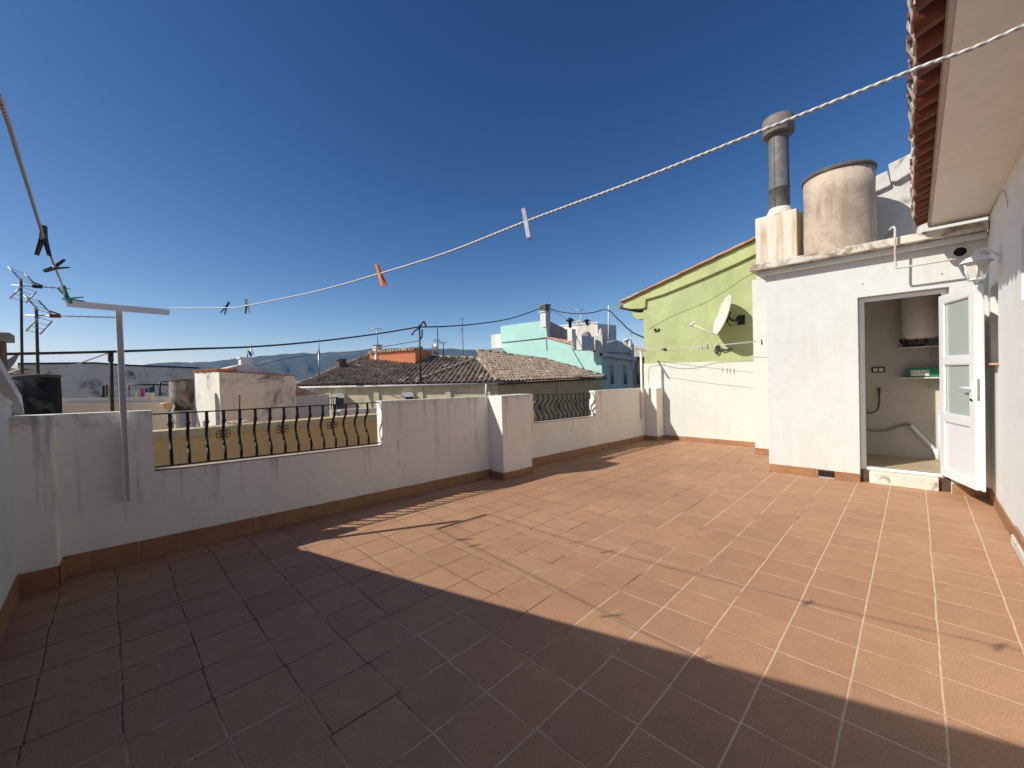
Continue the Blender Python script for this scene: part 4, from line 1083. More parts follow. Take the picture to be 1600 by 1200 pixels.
# small items on the terrace
rk = thing('chimney_grate', far(517, 636, 14.0), 'small iron grate standing on the white terrace wall', 'grate')
mb = MB()
for px in (514, 517.5, 521, 525, 528):
    p0 = far(px, 640, 14.1); p1 = far(px, 621, 14.1); mb.tube([p0, p1], .014, 5)
mb.tube([far(513, 622, 14.1), far(529, 621, 14.1)], .014, 5); mb.build('grate', 'rust', rk)
for i, px in enumerate((357, 366, 374, 382)):
    p = far(px, 663-i*.8, 9.2)
    mb = MB(); mb.obox(p, (1, 0.1, 0), (-.1, 1, 0), (0, 0, 1), .11, .12, .10)
    tag(mb.build('white_block', 'roughwhite', bevel=.01), ['whitewashed block on the ochre cap, first from the left', 'whitewashed block on the ochre cap, second from the left', 'whitewashed block on the ochre cap, third from the left', 'whitewashed block on the ochre cap, fourth from the left'][i], 'block', 'white blocks on the ochre cap')
mb = MB(); mb.tube([far(374, 660, 9.4), far(374.5, 617, 9.4)], .012, 6); tag(mb.build('iron_rod', 'rust'), 'thin rusty iron rod rising above the railing', 'rod')

# middle terrace wall, washing and far wall on the left
mw = thing('terrace_wall', far(185, 650, 16), 'pale terrace wall with a raised band in front of the washing', 'wall')
mb = MB(); a = far(96, 630, 15.5); b = far(262, 628, 16.2); n = slabwall(mb, a, b, .2, 0.0); mb.build('wall', 'oldwhite2', mw)
mb = MB(); a = far(92, 623, 15.8); b = far(300, 619, 16.6); mb.slab(a, b, n*.35, a.z-.17, a.z, b.z-.17, b.z); mb.build('band', 'oldwhite2', mw, bevel=.01)
fwl = thing('party_wall', far(180, 600, 26), 'long shaded whitewashed party wall with black coping on the left', 'wall')
mb = MB()
tops = [(28, 567.5), (100, 566.5), (150, 566), (200, 569.5), (310, 573.5)]
tp_ = [far(px, py+2.5, 25+0.6*i) for i, (px, py) in enumerate(tops)]
for a, b in zip(tp_, tp_[1:]): slabwall(mb, a, b, .3, -1.0)
mb.build('wall', 'oldwhite', fwl)
mb = MB()
for a, b in zip(tp_, tp_[1:]):
    mb.slab(a+V((0, -.06, 0)), b+V((0, -.06, 0)), (0, .45), a.z, a.z+.075, b.z, b.z+.075)
mb.build('coping', 'cable', fwl)
# drying rack
dr = thing('drying_frame', far(225, 622, 17.5), 'black metal washing frame above the terrace wall', 'drying frame')
mb = MB()
for px, y0_, y1_ in ((201, 601, 621), (240, 601, 622), (250, 596, 628)):
    mb.tube([far(px, y0_, 17.5), far(px, y1_, 17.5)], .026, 6)
mb.tube([far(201, 601, 17.5), far(266, 601, 17.5)], .026, 6); mb.tube([far(250, 596, 17.5), far(266, 596.5, 17.5)], .02, 6)
mb.build('frame', 'iron', dr)
cl = [(162, 4, 604, 620, (.10, .02, .03), 'dark red towel'), (167, 3, 603, 618, (.05, .04, .05), 'dark cloth'), (171, 2.4, 605, 616, (.5, .3, .22), 'peach cloth'), (179, 6, 605, 621, (.62, .65, .72), 'white shirt'), (199, 4, 611, 620, (.6, .65, .7), 'pale blue cloth'), (207, 5, 612, 621, (.55, .6, .5), 'pale green cloth'), (215, 5, 611, 620, (.6, .62, .35), 'pale yellow top'), (222, 5.5, 608, 621, (.62, .08, .22), 'pink top'), (229, 4.5, 608, 615, (.05, .09, .22), 'navy cloth'), (236, 6, 606, 615, (.03, .10, .18), 'dark blue top')]
for px, w_, y0_, y1_, c, nm in cl:
    y0_ -= 1.5; y1_ += .5; w_ *= 1.15
    mt = plain('cloth_'+nm.replace(' ', '_'), c, .9, 0, .15, 8)
    mb = MB(); n_ = 8; top_ = []; bt = []
    A = far(px-w_/2, y0_, 17.3); B = far(px+w_/2, y0_, 17.3); A2 = far(px-w_/2+.4, y1_, 17.3); B2 = far(px+w_/2-.3, y1_-.8, 17.3)
    vs = []
    for r_ in range(5):
        for k in range(n_+1):
            q = A.lerp(B, k/n_).lerp(A2.lerp(B2, k/n_), r_/4); vs.append(q+V((0, .03*math.sin(k*1.9+px)*(r_/4), 0)))
    f = [(r_*(n_+1)+k, r_*(n_+1)+k+1, (r_+1)*(n_+1)+k+1, (r_+1)*(n_+1)+k) for r_ in range(4) for k in range(n_)]
    nb = len(vs); vs2 = [p+V((0, .012, 0)) for p in vs]
    mb.add(vs+vs2, f+[tuple(nb+i for i in reversed(q)) for q in f], True)
    tag(mb.build('laundry_item', mt), nm+' hanging with the washing above the terrace wall', 'laundry', 'washing on the left terrace')
bk = far(235, 622, 15.7)
mb = MB(); mb.lathe(bk-V((0, 0, .05)), [(.001, 0), (.075, 0), (.095, .2), (.10, .205), (.085, .2)], 14); tag(mb.build('bucket', 'roughwhite'), 'white bucket on the terrace wall below the washing', 'bucket')

# mouldy tanks
def mtank(c, r, h, mat, label, legs=0, rim=.05):
    o = thing('water_tank', c, label, 'water tank')
    mb = MB(); mb.lathe(c, [(r*.9, 0), (r, .03), (r*1.02, h*.5), (r, h)], 40); mb.build('body', mat, o)
    mb = MB(); mb.lathe(c, [(r, h), (r*1.05, h), (r*1.05, h+.03), (r*.3, h+.05), (.001, h+.05)], 40); mb.build('lid', 'lid', o)
    if legs:
        for k in range(4):
            a = R(45+90*k); mb = MB(); mb.box(c.x+r*.7*math.cos(a)-.04, c.x+r*.7*math.cos(a)+.04, c.y+r*.7*math.sin(a)-.04, c.y+r*.7*math.sin(a)+.04, c.z-legs, c.z-.002); mb.build('leg', 'roughwhite', o)
    return o
c = far(62, 652, 8.2); tt = far(62, 590, 8.2)
rr = (far(102, 620, 8.2)-far(24, 620, 8.2)).length/2
c = far(60, 652, 8.2+rr*.2); mtank(V((c.x, c.y, c.z)), rr, tt.z-c.z, 'mouldshade', 'big soot-black round water tank at the far left')
pl = thing('tank_platform', V((c.x, c.y, -1)), 'grey concrete platform carrying the soot-black tank', 'platform')
mb = MB(); mb.box(c.x-2.5, c.x+rr*1.35, c.y-rr*1.3, c.y+rr*1.5, -3, c.z-.005); mb.build('platform', 'oldwhite2', pl)
c = far(285, 641, 13.6); tt = far(285, 595, 13.6); rr = (far(305, 620, 13.6)-far(266, 620, 13.6)).length/2
mtank(V((c.x, c.y, c.z)), rr, tt.z-c.z, 'soot', 'blackened cylindrical tank on legs beside the white annex', legs=c.z-.3)
q = far(262, 640, 13.0)
mb = MB(); mb.lathe(q, [(.03, 0), (.06, .02), (.13, .14), (.135, .17), (.10, .16)], 14)
tag(mb.build('planter', 'ochrecap'), 'small ochre planter left of the blackened tank', 'planter')
stl = thing('folding_chair', far(270, 664, 12.2), 'old white folding chair standing below the tank', 'chair')
mb = MB()
fp = [far(273, 633, 12.2), far(268, 648, 12.2), far(263, 665, 12.2)]; mb.tube(fp, .02, 6)
mb.tube([far(266, 648, 12.1), far(276, 665, 12.1)], .02, 6); mb.tube([far(263, 646, 12.3), far(275, 645, 12.3)], .02, 6)
mb.build('chair_frame', 'roughwhite', stl)
mb = MB(); a = far(264, 648, 12.2); b = far(274, 647, 12.2); mb.slab(a, b, (0, .25), a.z-.02, a.z, b.z-.02, b.z); mb.build('seat', 'plastic', stl)

# utility pole by the T post
up = thing('cable_pole', far(176, 665, 12), 'slim dark pole carrying the thick cable at the left', 'pole')
mb = MB(); mb.tube([far(176.5, 668, 12), far(173, 549, 12)], .032, 8); mb.build('pole', 'rust', up)
mb = MB(); mb.tube([far(173.3, 565, 12), far(172.8, 549, 12)], .045, 8)
for py in (588, 592, 620): mb.tube([far(173.6, py, 12), far(173.6, py+1.2, 12)], .042, 8)
mb.build('clamp', 'iron', up)

# far-left roofs and chimney
lr = thing('tiled_annex', far(30, 600, 13), 'dark sloping sheet roofs at the far left above the tank', 'roof')
mb = MB()
mb.prism([far(-20, 575, 13), far(5, 566, 13), far(33, 549, 13), far(24, 566, 13), far(10, 585, 13), far(-20, 590, 13)], (-.2, 1.2, 0))
mb.prism([far(0, 588, 12), far(38, 575, 12), far(55, 578, 12), far(56, 581, 12), far(0, 596, 12)], (-.2, .8, 0))
mb.build('roof_sheet', 'concrete', lr)
mb = MB(); mb.prism([far(-20, 585, 13.2), far(20, 575, 13.2), far(62, 585, 13.2), far(62, 660, 13.2), (far(-20, 660, 13.2))], (-.1, 1.0, 0)); mb.build('wall', 'oldwhite2', lr)
ck = thing('brick_chimney', far(0, 560, 11), 'dark brick chimney with slab top at the left edge', 'chimney')
a = far(5, 553, 11)
mb = MB(); mb.box(a.x-.45, a.x+.0, a.y, a.y+.4, a.z-1.0, a.z+.22); mb.build('shaft', 'brick', ck)
mb = MB(); mb.box(a.x-.5, a.x+.09, a.y-.06, a.y+.46, a.z+.221, a.z+.36); mb.build('slab', 'concrete', ck, bevel=.01)

# antennas
def uhf(base, top, bd, label, red=False, s=1.0, grp='roof antennas', L_=1.0):
    base, top = V(base), V(top)
    o = thing('tv_antenna', base, label, 'antenna', grp)
    mb = MB(); mb.tube([base, top+V((0, 0, .05))], .019*s, 7); mb.build('mast', 'rust', o)
    bd = V(bd).normalized(); sd = V((-bd.y, bd.x, 0)).normalized(); z = V((0, 0, 1)); t0 = top-V((0, 0, .06*s))
    mb = MB(); mb.tube([t0-bd*.12*s, t0+bd*L_*s], .009*s, 6)
    k = 0
    while .35+k*.085 < L_:
        q = t0+bd*(.35+k*.085)*s; mb.tube([q-sd*.11*s, q+sd*.11*s], .004*s, 5); k += 1
    mb.build('boom', 'alu', o)
    mb = MB()   # corner reflector: two grids of rods
    for sg in (1, -1):
        pv = (z*sg*.8-bd*.05).normalized()
        for r_ in (0, 1, 2, 3): 
            q = t0+pv*(.06+.065*r_)*s-bd*(-.10+.04*r_)*s
            mb.tube([q-sd*.22*s, q+sd*.22*s], .005*s, 5)
        for e in (-.22, .22):
            mb.tube([t0+sd*e*s+pv*.05*s+bd*.1*s, t0+sd*e*s+pv*.27*s-bd*.03*s], .012*s, 5)
    mb.build('reflector', 'alu', o)
    mb = MB(); q = t0+bd*.20*s; mb.obox(q, bd, sd, z, .11*s, .06*s, .05*s); mb.tube([q-sd*.16*s+z*.05*s, q+sd*.16*s+z*.05*s], .012*s, 6); mb.build('dipole', 'dullred' if red else 'iron', o)
    return o
uhf(far(35, 600, 9.5), far(33, 441, 9.5), RT*1+FW*.5+UP*.02, 'taller dark TV antenna, leftmost over the soot-black tank', s=.85, L_=.62)
uhf(far(60, 600, 9.2), far(57, 487, 9.2), RT*1+FW*.6+UP*.06, 'TV antenna with red dipole and wide grid, second from the left', True, s=.95, L_=.95)
def yagi(base, top, bars, label, s=1.0, mat='rust'):
    base, top = V(base), V(top)
    o = thing('tv_antenna', base, label, 'antenna', 'roof antennas')
    mb = MB(); mb.tube([base, top], .03*s, 6); mb.build('mast', mat, o)
    mb = MB()
    for f_, l_, dx_ in bars:
        q = base.lerp(top, f_); mb.tube([q-RT*l_*s, q+RT*l_*.6*s], .018*s, 5)
        for k in range(4):
            w_ = q-RT*l_*s+RT*l_*1.6*s*k/3; mb.tube([w_-UP*.14*s, w_+UP*.14*s], .012*s, 5)
    mb.build('boom', mat, o)
    return o
yagi(far(590.5, 541, 27), far(589, 512.5, 27), [(.97, .5, 0)], 'thin TV antenna on the small chimney over the orange wall', 1.0, 'alu')
yagi(far(684.5, 556, 25), far(683.5, 512, 25), [(.55, .25, 0)], 'antenna mast with dish behind, middle of the tiled roof', .9, 'rust')
yagi(far(693, 557, 25.5), far(693, 535, 25.5), [(.98, .3, 0)], 'short antenna mast right of the dish on the tiled roof', .9, 'rust')
yagi(far(908, 520, 36), far(908, 482, 36), [(.95, .4, 0), (.45, .6, 0)], 'tall TV antenna behind the turquoise house', 1.2, 'alu')
yagi(far(392, 585, 16), far(392, 537, 16), [(.75, .18, 0)], 'thin TV antenna behind the annex chimney', .6, 'alu')
yagi(far(986, 560, 34), far(986, 515, 34), [(.85, .25, 0)], 'thin antenna mast at the right end of the turquoise house', .8, 'alu')
smalldish(far(680, 545, 24.8), .34, 'grey dish seen edge-on over the tiled roof', (.95, -.1, .3))
yagi(far(724, 556, 30), far(722, 497, 30), [(.98, .22, 0), (.7, .2, 0)], 'slim distant antenna mast over the tiled roof', .9, 'cablegrey')

# white pole left of the tiled roof
mb = MB(); mb.tube([far(499, 590, 22), far(498.5, 548, 22)], .05, 8); mb.tube([far(498.5, 548, 22), far(498.5, 529, 22)], .02, 6)
mb.tube([far(495, 545, 22), far(495, 552, 22), far(499, 556, 22)], .025, 6)
tag(mb.build('cable_pole', 'alu'), 'grey metal pole in front of the mountains carrying the thin cable', 'pole')
# dark pole with cable hook in the middle
mb = MB(); mb.tube([far(657, 600, 17.5), far(655.5, 507, 17.5)], .035, 8)
mb.tube(curve_pts([far(643, 524, 17.5), far(648, 517, 17.5), far(655, 512, 17.5), far(661, 503, 17.5), far(664, 505, 17.5), far(665.5, 511, 17.5)], 5), .035, 7)
mb.tube(curve_pts([far(657, 530, 17.5), far(659.5, 525, 17.5), far(659.5, 515, 17.5)], 4), .03, 7)
tag(mb.build('cable_pole', 'cable'), 'dark pole with a looped cable clamp in front of the tiled roof', 'pole')
# cables
def cab(pix, r, label, mat='cable'):
    P = [far(*p) for p in pix]; mb = MB(); Q = curve_pts(P, 10)
    mb.tube(Q, r, 6)
    tag(mb.build('overhead_cable', mat), label, 'cable', 'overhead cables')
cab([(-60, 556, 11.6), (0, 553.5, 11.8), (90, 551.5, 11.9), (173, 549.5, 12), (290, 545.5, 13), (400, 541.5, 14.2), (500, 533, 15.4), (590, 521.5, 16.6), (656, 510.5, 17.5)], .03, 'thick black overhead cable on the left half, reaching the hooked pole')
cab([(656, 511, 17.5), (700, 509.8, 19), (750, 505.5, 21), (800, 497, 24), (848, 480.5, 27.3)], .032, 'black overhead cable from the hooked pole to the turquoise house chimney')
cab([(856, 480.5, 27.3), (875, 487, 27), (900, 490, 26.6), (925, 488.5, 26.2), (948, 484, 26), (965, 498, 24), (985, 517, 22), (1006, 527.5, 19)], .034, 'black cable sagging from the chimney past the white pole to the green house')
cab([(395, 573.5, 22), (440, 562, 22), (499, 552.5, 22), (560, 548, 20), (620, 538, 18.5), (656, 532, 17.5)], .022, 'thinner cable low across the mountains to the hooked pole', 'cablegrey')
cab([(860, 483, 27.3), (872, 490, 27.3), (884, 498, 27.4)], .014, 'thin wire dropping from the turquoise house chimney', 'cablegrey')
cab([(20, 583, 10), (60, 579, 10.4), (100, 575, 10.8), (140, 562, 11.4), (171, 551, 12)], .012, 'pale thin wire rising to the left pole', 'whitecable')

# ------------------------------------------------------------------ big tiled-roof building
A = far(778, 597, 20.0); L0 = far(462, 603, 23.5); B = ony(948, 589, A.y)
P1 = far(745, 552, 25.0); P2 = far(578, 561, 29.0); P3 = far(855, 559, 27.5)
tb = thing('tiled_roof_building', V((A.x, A.y, -6)), 'cream building with a large weathered brown barrel-tile hip roof', 'building')
def plane_tiles(mb, e0, e1, r1, r0, pitch=.26, course=.42, amp=.08):
    """tile the quad e0-e1 (eave) r1-r0 (ridge), best-fit plane through e0,e1,mid ridge"""
    u = (e1-e0); Lu = u.length; u.normalize()
    mid = (r0+r1)/2
    w_ = mid-e0; vdir = (w_-u*w_.dot(u)); vl = vdir.length; vdir.normalize()
    poly = [(0, 0), (Lu, 0), ((r1-e0).dot(u), (r1-e0).dot(vdir)), ((r0-e0).dot(u), (r0-e0).dot(vdir))]
    tile_sheet(mb, e0, u, vdir, poly, pitch, course, amp, .035)
    nn = u.cross(vdir); nn = nn if nn.z > 0 else -nn
    d = nn.normalized()*-.03
    mb.add([e0+d, e1+d, e0+u*poly[2][0]+vdir*poly[2][1]+d, e0+u*poly[3][0]+vdir*poly[3][1]+d], [(0, 1, 2, 3)])
    return poly, u, vdir, e0+u*poly[2][0]+vdir*poly[2][1], e0+u*poly[3][0]+vdir*poly[3][1]
mb = MB(); poly1, u1, v1_, R11, R10 = plane_tiles(mb, L0, A, P1, P2)
mb.build('roof_slope', 'rooftile', tb)
mb = MB(); poly2, u2, v2_, R23, R21 = plane_tiles(mb, A, B, P3, P1, .27, .36)
mb.build('roof_slope', 'rooftile2', tb)
mb = MB(); ridge_tube(mb, A+V((0, 0, .06)), R11+V((0, 0, .03)), .12, .45); ridge_tube(mb, R10, R11, .12, .5); ridge_tube(mb, R21+V((0, 0, .03)), R23, .12, .5); ridge_tube(mb, B+V((0, 0, .05)), R23, .1, .5); ridge_tube(mb, L0+V((0, 0, .03)), R10, .1, .5)
hg = MB(); hg.add([A, R11, R21], [(0, 1, 2)]); hg.build('hip_fill', 'rooftile2', tb)
k0 = L0.lerp(A, .60)+v1_*.15+V((0, 0, .12)); k1 = L0.lerp(A, .82)+v1_*4.4+V((0, 0, .12)); ridge_tube(mb, k0, k1, .09, .45)
mb.build('ridge_tiles', 'ridge', tb)
# eave board / gutter line
mb = MB(); dn_ = V((0, 0, -.10)); ov = V((0, 0, 0))
mb.tube([L0+V((0, 0, -.09)), A+V((0, 0, -.09))], .055, 8); mb.build('gutter', 'trim', tb)
mb = MB(); mb.tube([A+V((0, 0, -.09)), B+V((0, 0, -.09))], .05, 8); mb.build('gutter', 'rust', tb)
n1 = V((-(A-L0).y, (A-L0).x, 0)).normalized()
if n1.dot(V((A.x, A.y, 0))) < 0: n1 = -n1
n2 = V((0, 1, 0)); ovh = .14
fa = L0+n1*ovh+u1*.9; fb = A+n1*ovh+V((ovh, 0, 0))*0; 
ci = V((A.x+ovh*.9, A.y+ovh, 0))
fa.z = L0.z; ci.z = A.z
mb = MB(); mb.slab(fa, ci, n1*.3, -6, L0.z-.05, -6, A.z-.05)
# soffit boards
mb.add([L0+V((0, 0, -.06)), A+V((0, 0, -.06)), ci+V((0, 0, -.06)), fa+V((0, 0, -.06))], [(0, 1, 2, 3)])
mb.build('wall', 'creamwall', tb)
mb = MB(); be = V((B.x-.6, ci.y, B.z)); mb.slab(ci, be, (0, .3), -6, A.z-.05, -6, B.z-.05)
mb.add([A+V((0, 0, -.06)), B+V((0, 0, -.06)), be+V((0, 0, -.06)), ci+V((0, 0, -.06))], [(0, 1, 2, 3)])
mb.slab(be, be+V((0, 6, 0)), (.3, 0), -6, B.z-.05, -6, B.z-.05)
mb.build('wall', 'olive', tb)
# pilasters and hooded vents on the front
fd = (ci-fa); fL = fd.length; fdu = fd.normalized(); fz = lambda t: fa.z+(ci.z-fa.z)*t
def front(px):   # parameter along the front wall for an image column
    d = far(px, 600, 1.0)-EYE; dx, dy = d.x, d.y
    # solve fa + s*fdu = k*d
    det = fdu.x*(-dy)-fdu.y*(-dx)
    s = ((-fa.x)*(-dy)-(-fa.y)*(-dx))/det
    return s
for px in (513, 588, 657, 700, 762):
    q_ = front(px); p = fa+fdu*q_; mb = MB(); mb.slab(p-fdu*.13, p+fdu*.13, -n1*.06, -3, p.z-.15, -3, p.z-.15)
    mb.build('pilaster', 'creamwall', tb)
for px in (531, 638):
    s = front(px); p = fa+fdu*s
    h = MB(); w_ = .33; z1_ = p.z-.55; pts = []
    for k in range(9):
        a = math.pi*k/8; pts.append(p+fdu*(w_*math.cos(a))+V((0, 0, z1_-p.z+.13*math.sin(a))))
    pts = [p+fdu*w_+V((0, 0, -1.9))]+pts+[p-fdu*w_+V((0, 0, -1.9))]
    h.prism(pts, -n1*.25)
    wv = h.build('window', 'trim', tb)
    h = MB(); q = p+fdu*.1-n1*.255; h.slab(q-fdu*.18, q+fdu*.2, -n1*.01, p.z-1.9, p.z-.65); h.build('pane', 'glass', wv)
mb = MB()
for k in range(60):
    s = fL*(k+.5)/60
    if (k//6) % 2 == 0: continue
    p = fa+fdu*s-n1*.003+V((0, 0, -.55)); mb.obox(p, fdu, n1, (0, 0, 1), .07, .01, .06)
mb.build('vent_holes', 'trim', tb)
for px in (873, 915):
    q = ony(px, 620, ci.y); mb = MB(); mb.box(q.x-.16, q.x+.16, ci.y-.08, ci.y-.001, -4, A.z-.2); mb.build('pilaster', 'olive', tb)
mb = MB()
q = ony(756, 615, A.y+.3); mb.tube([A+V((-.5, .3, -.1)), A+V((-.5, .35, -.9))], .06, 8); mb.build('downpipe', 'trim', tb)
# planks leaning dark in the street opening
dgp = thing('dark_window', ony(868, 658, ci.y), 'small dark window low on the olive facade', 'window')
mb = MB(); q = ony(868, 660, ci.y-.02); mb.box(q.x-.5, q.x+.4, ci.y-.03, ci.y-.002, q.z-.5, q.z+.25); mb.build('pane', 'glass', dgp)

# orange roof parapet with tile coping
a = far(578, 560, 27.2); b = far(649, 556, 24.8); a1 = far(578, 551, 27.2); b1 = far(649, 546, 24.8)
op = thing('orange_parapet', (a+b)/2, 'bright orange roof wall capped with small tiles on the brown roof', 'wall')
mb = MB(); d_ = (b-a).normalized(); nq = V((d_.y, -d_.x, 0)); nq = nq if nq.dot(V((a.x, a.y, 0))) > 0 else -nq
mb.slab(a, b, nq*1.6, a.z-.6, a1.z, b.z-.6, b1.z); mb.build('wall', 'terrawall', op)
mb = MB(); Lw = (b1-a1).length; nt_ = 15
for k in range(nt_):
    q = a1.lerp(b1, (k+.5)/nt_)+V((0, 0, .03+random.uniform(-.01, .01))); mb.tube([q-nq*.16, q+nq*.25], .088, 8); mb.tube([q+nq*.25+V((0, 0, .02)), q+nq*.8+V((0, 0, .12))], .088, 8)
mb.build('coping_tiles', 'ridge', op)
# small roof chimneys
def chim(px, pyb, pyt, D, w_, label, shaft='roughwhite', capm='concrete'):
    p0 = far(px, pyb, D); p1 = far(px, pyt, D); o = thing('chimney', p0, label, 'chimney', 'small roof chimneys')
    h = p1.z-p0.z
    mb = MB(); mb.box(p0.x-w_/2, p0.x+w_/2, p0.y-w_/2, p0.y+w_/2, p0.z-.4, p0.z+h*.78)
    for sx_ in (-1, 1):
        for sy__ in (-1, 1): mb.box(p0.x+sx_*w_*.38-w_*.12, p0.x+sx_*w_*.38+w_*.12, p0.y+sy__*w_*.38-w_*.12, p0.y+sy__*w_*.38+w_*.12, p0.z+h*.78, p0.z+h*.92)
    mb.build('shaft', shaft, o)
    mb = MB(); mb.box(p0.x-w_*.6, p0.x+w_*.6, p0.y-w_*.6, p0.y+w_*.6, p0.z+h*.921, p0.z+h); mb.build('cap', capm, o, bevel=.02)
chim(590, 552, 539, 27.0, .42, 'white chimney above the left end of the orange wall')
chim(534, 582, 561, 26.0, .42, 'dark brick chimney left of the white dome', 'brick', 'brick')
dm = far(570, 562, 31.5); Rr = 1.9
mb = MB(); mb.lathe(dm-V((0, 0, .95)), [(Rr*math.cos(R(t_))+.001, .95*math.sin(R(t_))) for t_ in range(0, 91, 9)], 32); mb.tube([far(562, 566, 31)-V((0, 0, .2)), far(562, 560, 31)], .05, 6)
tag(mb.build('white_dome', 'roughwhite'), 'white domed rooftop behind the brown roof, left of the orange wall', 'dome')

# ------------------------------------------------------------------ turquoise building
X0 = 25.3
near = onx(940, 555, X0); farp = onx(783, 540, X0); mid = onx(853, 528, X0)
tq = thing('turquoise_building', V((X0+3, mid.y, -6)), 'pale turquoise house with white chimney and curved front pediment', 'building')
top_far = onx(780, 510, X0); top_mid = onx(854, 500, X0)
mb = MB(); 
low_pts = [V((X0, near.y, -6)), V((X0, near.y, onx(940, 553, X0).z)), onx(910, 545, X0), onx(880, 536, X0), onx(855, 529, X0), V((X0, mid.y, top_mid.z)), V((X0, farp.y, top_far.z)), V((X0, farp.y, -6))]
mb.prism(low_pts, (.4, 0, 0)); mb.build('side_wall', 'turq', tq)
mb = MB(); q0 = onx(785, 535.5, X0); q1 = onx(853, 528, X0); mb.tube([q0-V((.02, 0, 0)), q1-V((.02, 0, 0))], .05, 6); q2 = onx(854, 528, X0); mb.tube([q2-V((.04, 0, 0)), onx(855, 548, X0)-V((.04, 0, 0))], .025, 6)
mb.tube([onx(893, 543, X0-.03), onx(900, 556, X0-.03), onx(913, 577, X0-.03)], .03, 5)
mb.build('conduit', 'cablegrey', tq)
# upper block side (shaded, stained)
mb = MB(); zt_ = top_mid.z; p905 = ony(906, 528, mid.y)
mb.slab((X0+.401, mid.y), (p905.x, mid.y), (0, .3), 2.0, zt_, 2.0, ony(900, 524, mid.y).z); mb.build('upper_wall', 'greywall', tq)
mb = MB(); mb.box(X0+.41, p905.x, mid.y+.31, mid.y+7, 1.0, zt_-.5); mb.build('upper_block', 'roughwhite', tq)
# tiled verge
mb = MB()
v0 = onx(855, 528, X0)+V((-.08, 0, 0)); v1q = onx(939, 552, X0)+V((-.08, 0, 0))
sl = (v0-v1q); Ls = sl.length
tile_sheet(mb, v1q+V((0, 0, 0)), (1, 0, 0), sl.normalized(), [(0, 0), (4.6, 0), (4.6, Ls), (0, Ls)], .26, .42, .08); mb.build('roof', 'salmontile', tq)
# front facade
fyq = near.y
xr = ony(988, 560, fyq).x
mb = MB(); ztf = ony(942, 548, fyq).z
mb.slab((X0+.41, fyq), (xr, fyq), (0, .35), -6, ztf-.2, -6, ztf-.75+.35); mb.build('front_wall', 'bluegrey', tq)
mb = MB(); pts = [ony(px, py, fyq+.1) for px, py in ((942, 553), (942, 537), (950, 535.5), (957, 533), (964, 531.5), (971, 534), (977, 539), (983, 542), (987, 543), (987, 562))]
mb.prism(pts, (0, .3, 0)); mb.build('pediment', 'bluegrey', tq)
mb = MB(); mb.slab(V((X0-.1, fyq-.35, 0)), V((xr+.1, fyq-.35, 0)), (0, .5), ony(940, 557, fyq).z, ony(940, 551, fyq).z, ony(988, 564.5, fyq).z, ony(988, 559.5, fyq).z); mb.build('cornice', 'trim', tq, bevel=.04)
q = ony(937, 555, fyq)
mb = MB(); mb.box(X0-.1, X0+.5, fyq-.15, fyq+.45, q.z-.1, ony(937, 524, fyq).z); mb.lathe(V((X0+.2, fyq+.15, ony(937, 524, fyq).z)), [(.22, 0), (.26, .1), (.12, .2), (.17, .35), (.05, .5), (.001, .55)], 12)
mb.build('finial', 'trim', tq); mb = MB()
mb.box(xr-.25, xr+.1, fyq-.12, fyq+.3, q.z-.9, ony(985, 538, fyq).z)
mb.lathe(V((xr-.07, fyq+.1, ony(985, 538, fyq).z)), [(.16, 0), (.2, .1), (.1, .2), (.13, .3), (.001, .45)], 10)
mb.build('finial', 'trim', tq)
for px in (956.5, 977):
    w0 = ony(px-4.5, 568, fyq-.03); w1 = ony(px+4.5, 604, fyq-.03)
    mb = MB(); mb.box(w0.x, w1.x, fyq-.05, fyq-.001, w1.z, w0.z); wq = mb.build('window', 'trim', tq)
    g0 = ony(px-2.6, 570, fyq-.06); g1 = ony(px+2.6, 600, fyq-.06)
    mb = MB(); mb.box(g0.x, g1.x, fyq-.07, fyq-.051, g1.z, g0.z); mb.build('pane', 'glass', wq)
# chimney
p0 = far(852, 500, 27.6); p1 = far(852, 476, 27.6)
cq = thing('chimney', p0, 'tall white chimney with dark louvred top on the turquoise house', 'chimney')
w_ = .24
mb = MB(); mb.box(p0.x-w_, p0.x+w_, p0.y-w_, p0.y+w_, p0.z-.5, p0.z+.50); mb.box(p0.x-w_-.07, p0.x+w_+.07, p0.y-w_-.07, p0.y+w_+.07, p0.z+.501, p0.z+.57); mb.build('shaft', 'roughwhite', cq)
mb = MB(); mb.box(p0.x-w_+.03, p0.x+w_-.03, p0.y-w_+.03, p0.y+w_-.03, p0.z+.571, p0.z+.95)
for k in range(3): mb.box(p0.x-w_-.03, p0.x+w_+.03, p0.y-w_-.03, p0.y+w_+.03, p0.z+.62+k*.12, p0.z+.66+k*.12)
mb.build('louvre', 'concrete', cq)
mb = MB(); mb.box(p0.x-w_-.06, p0.x+w_+.06, p0.y-w_-.06, p0.y+w_+.06, p0.z+.951, p0.z+1.03); mb.build('cap', 'concrete', cq)
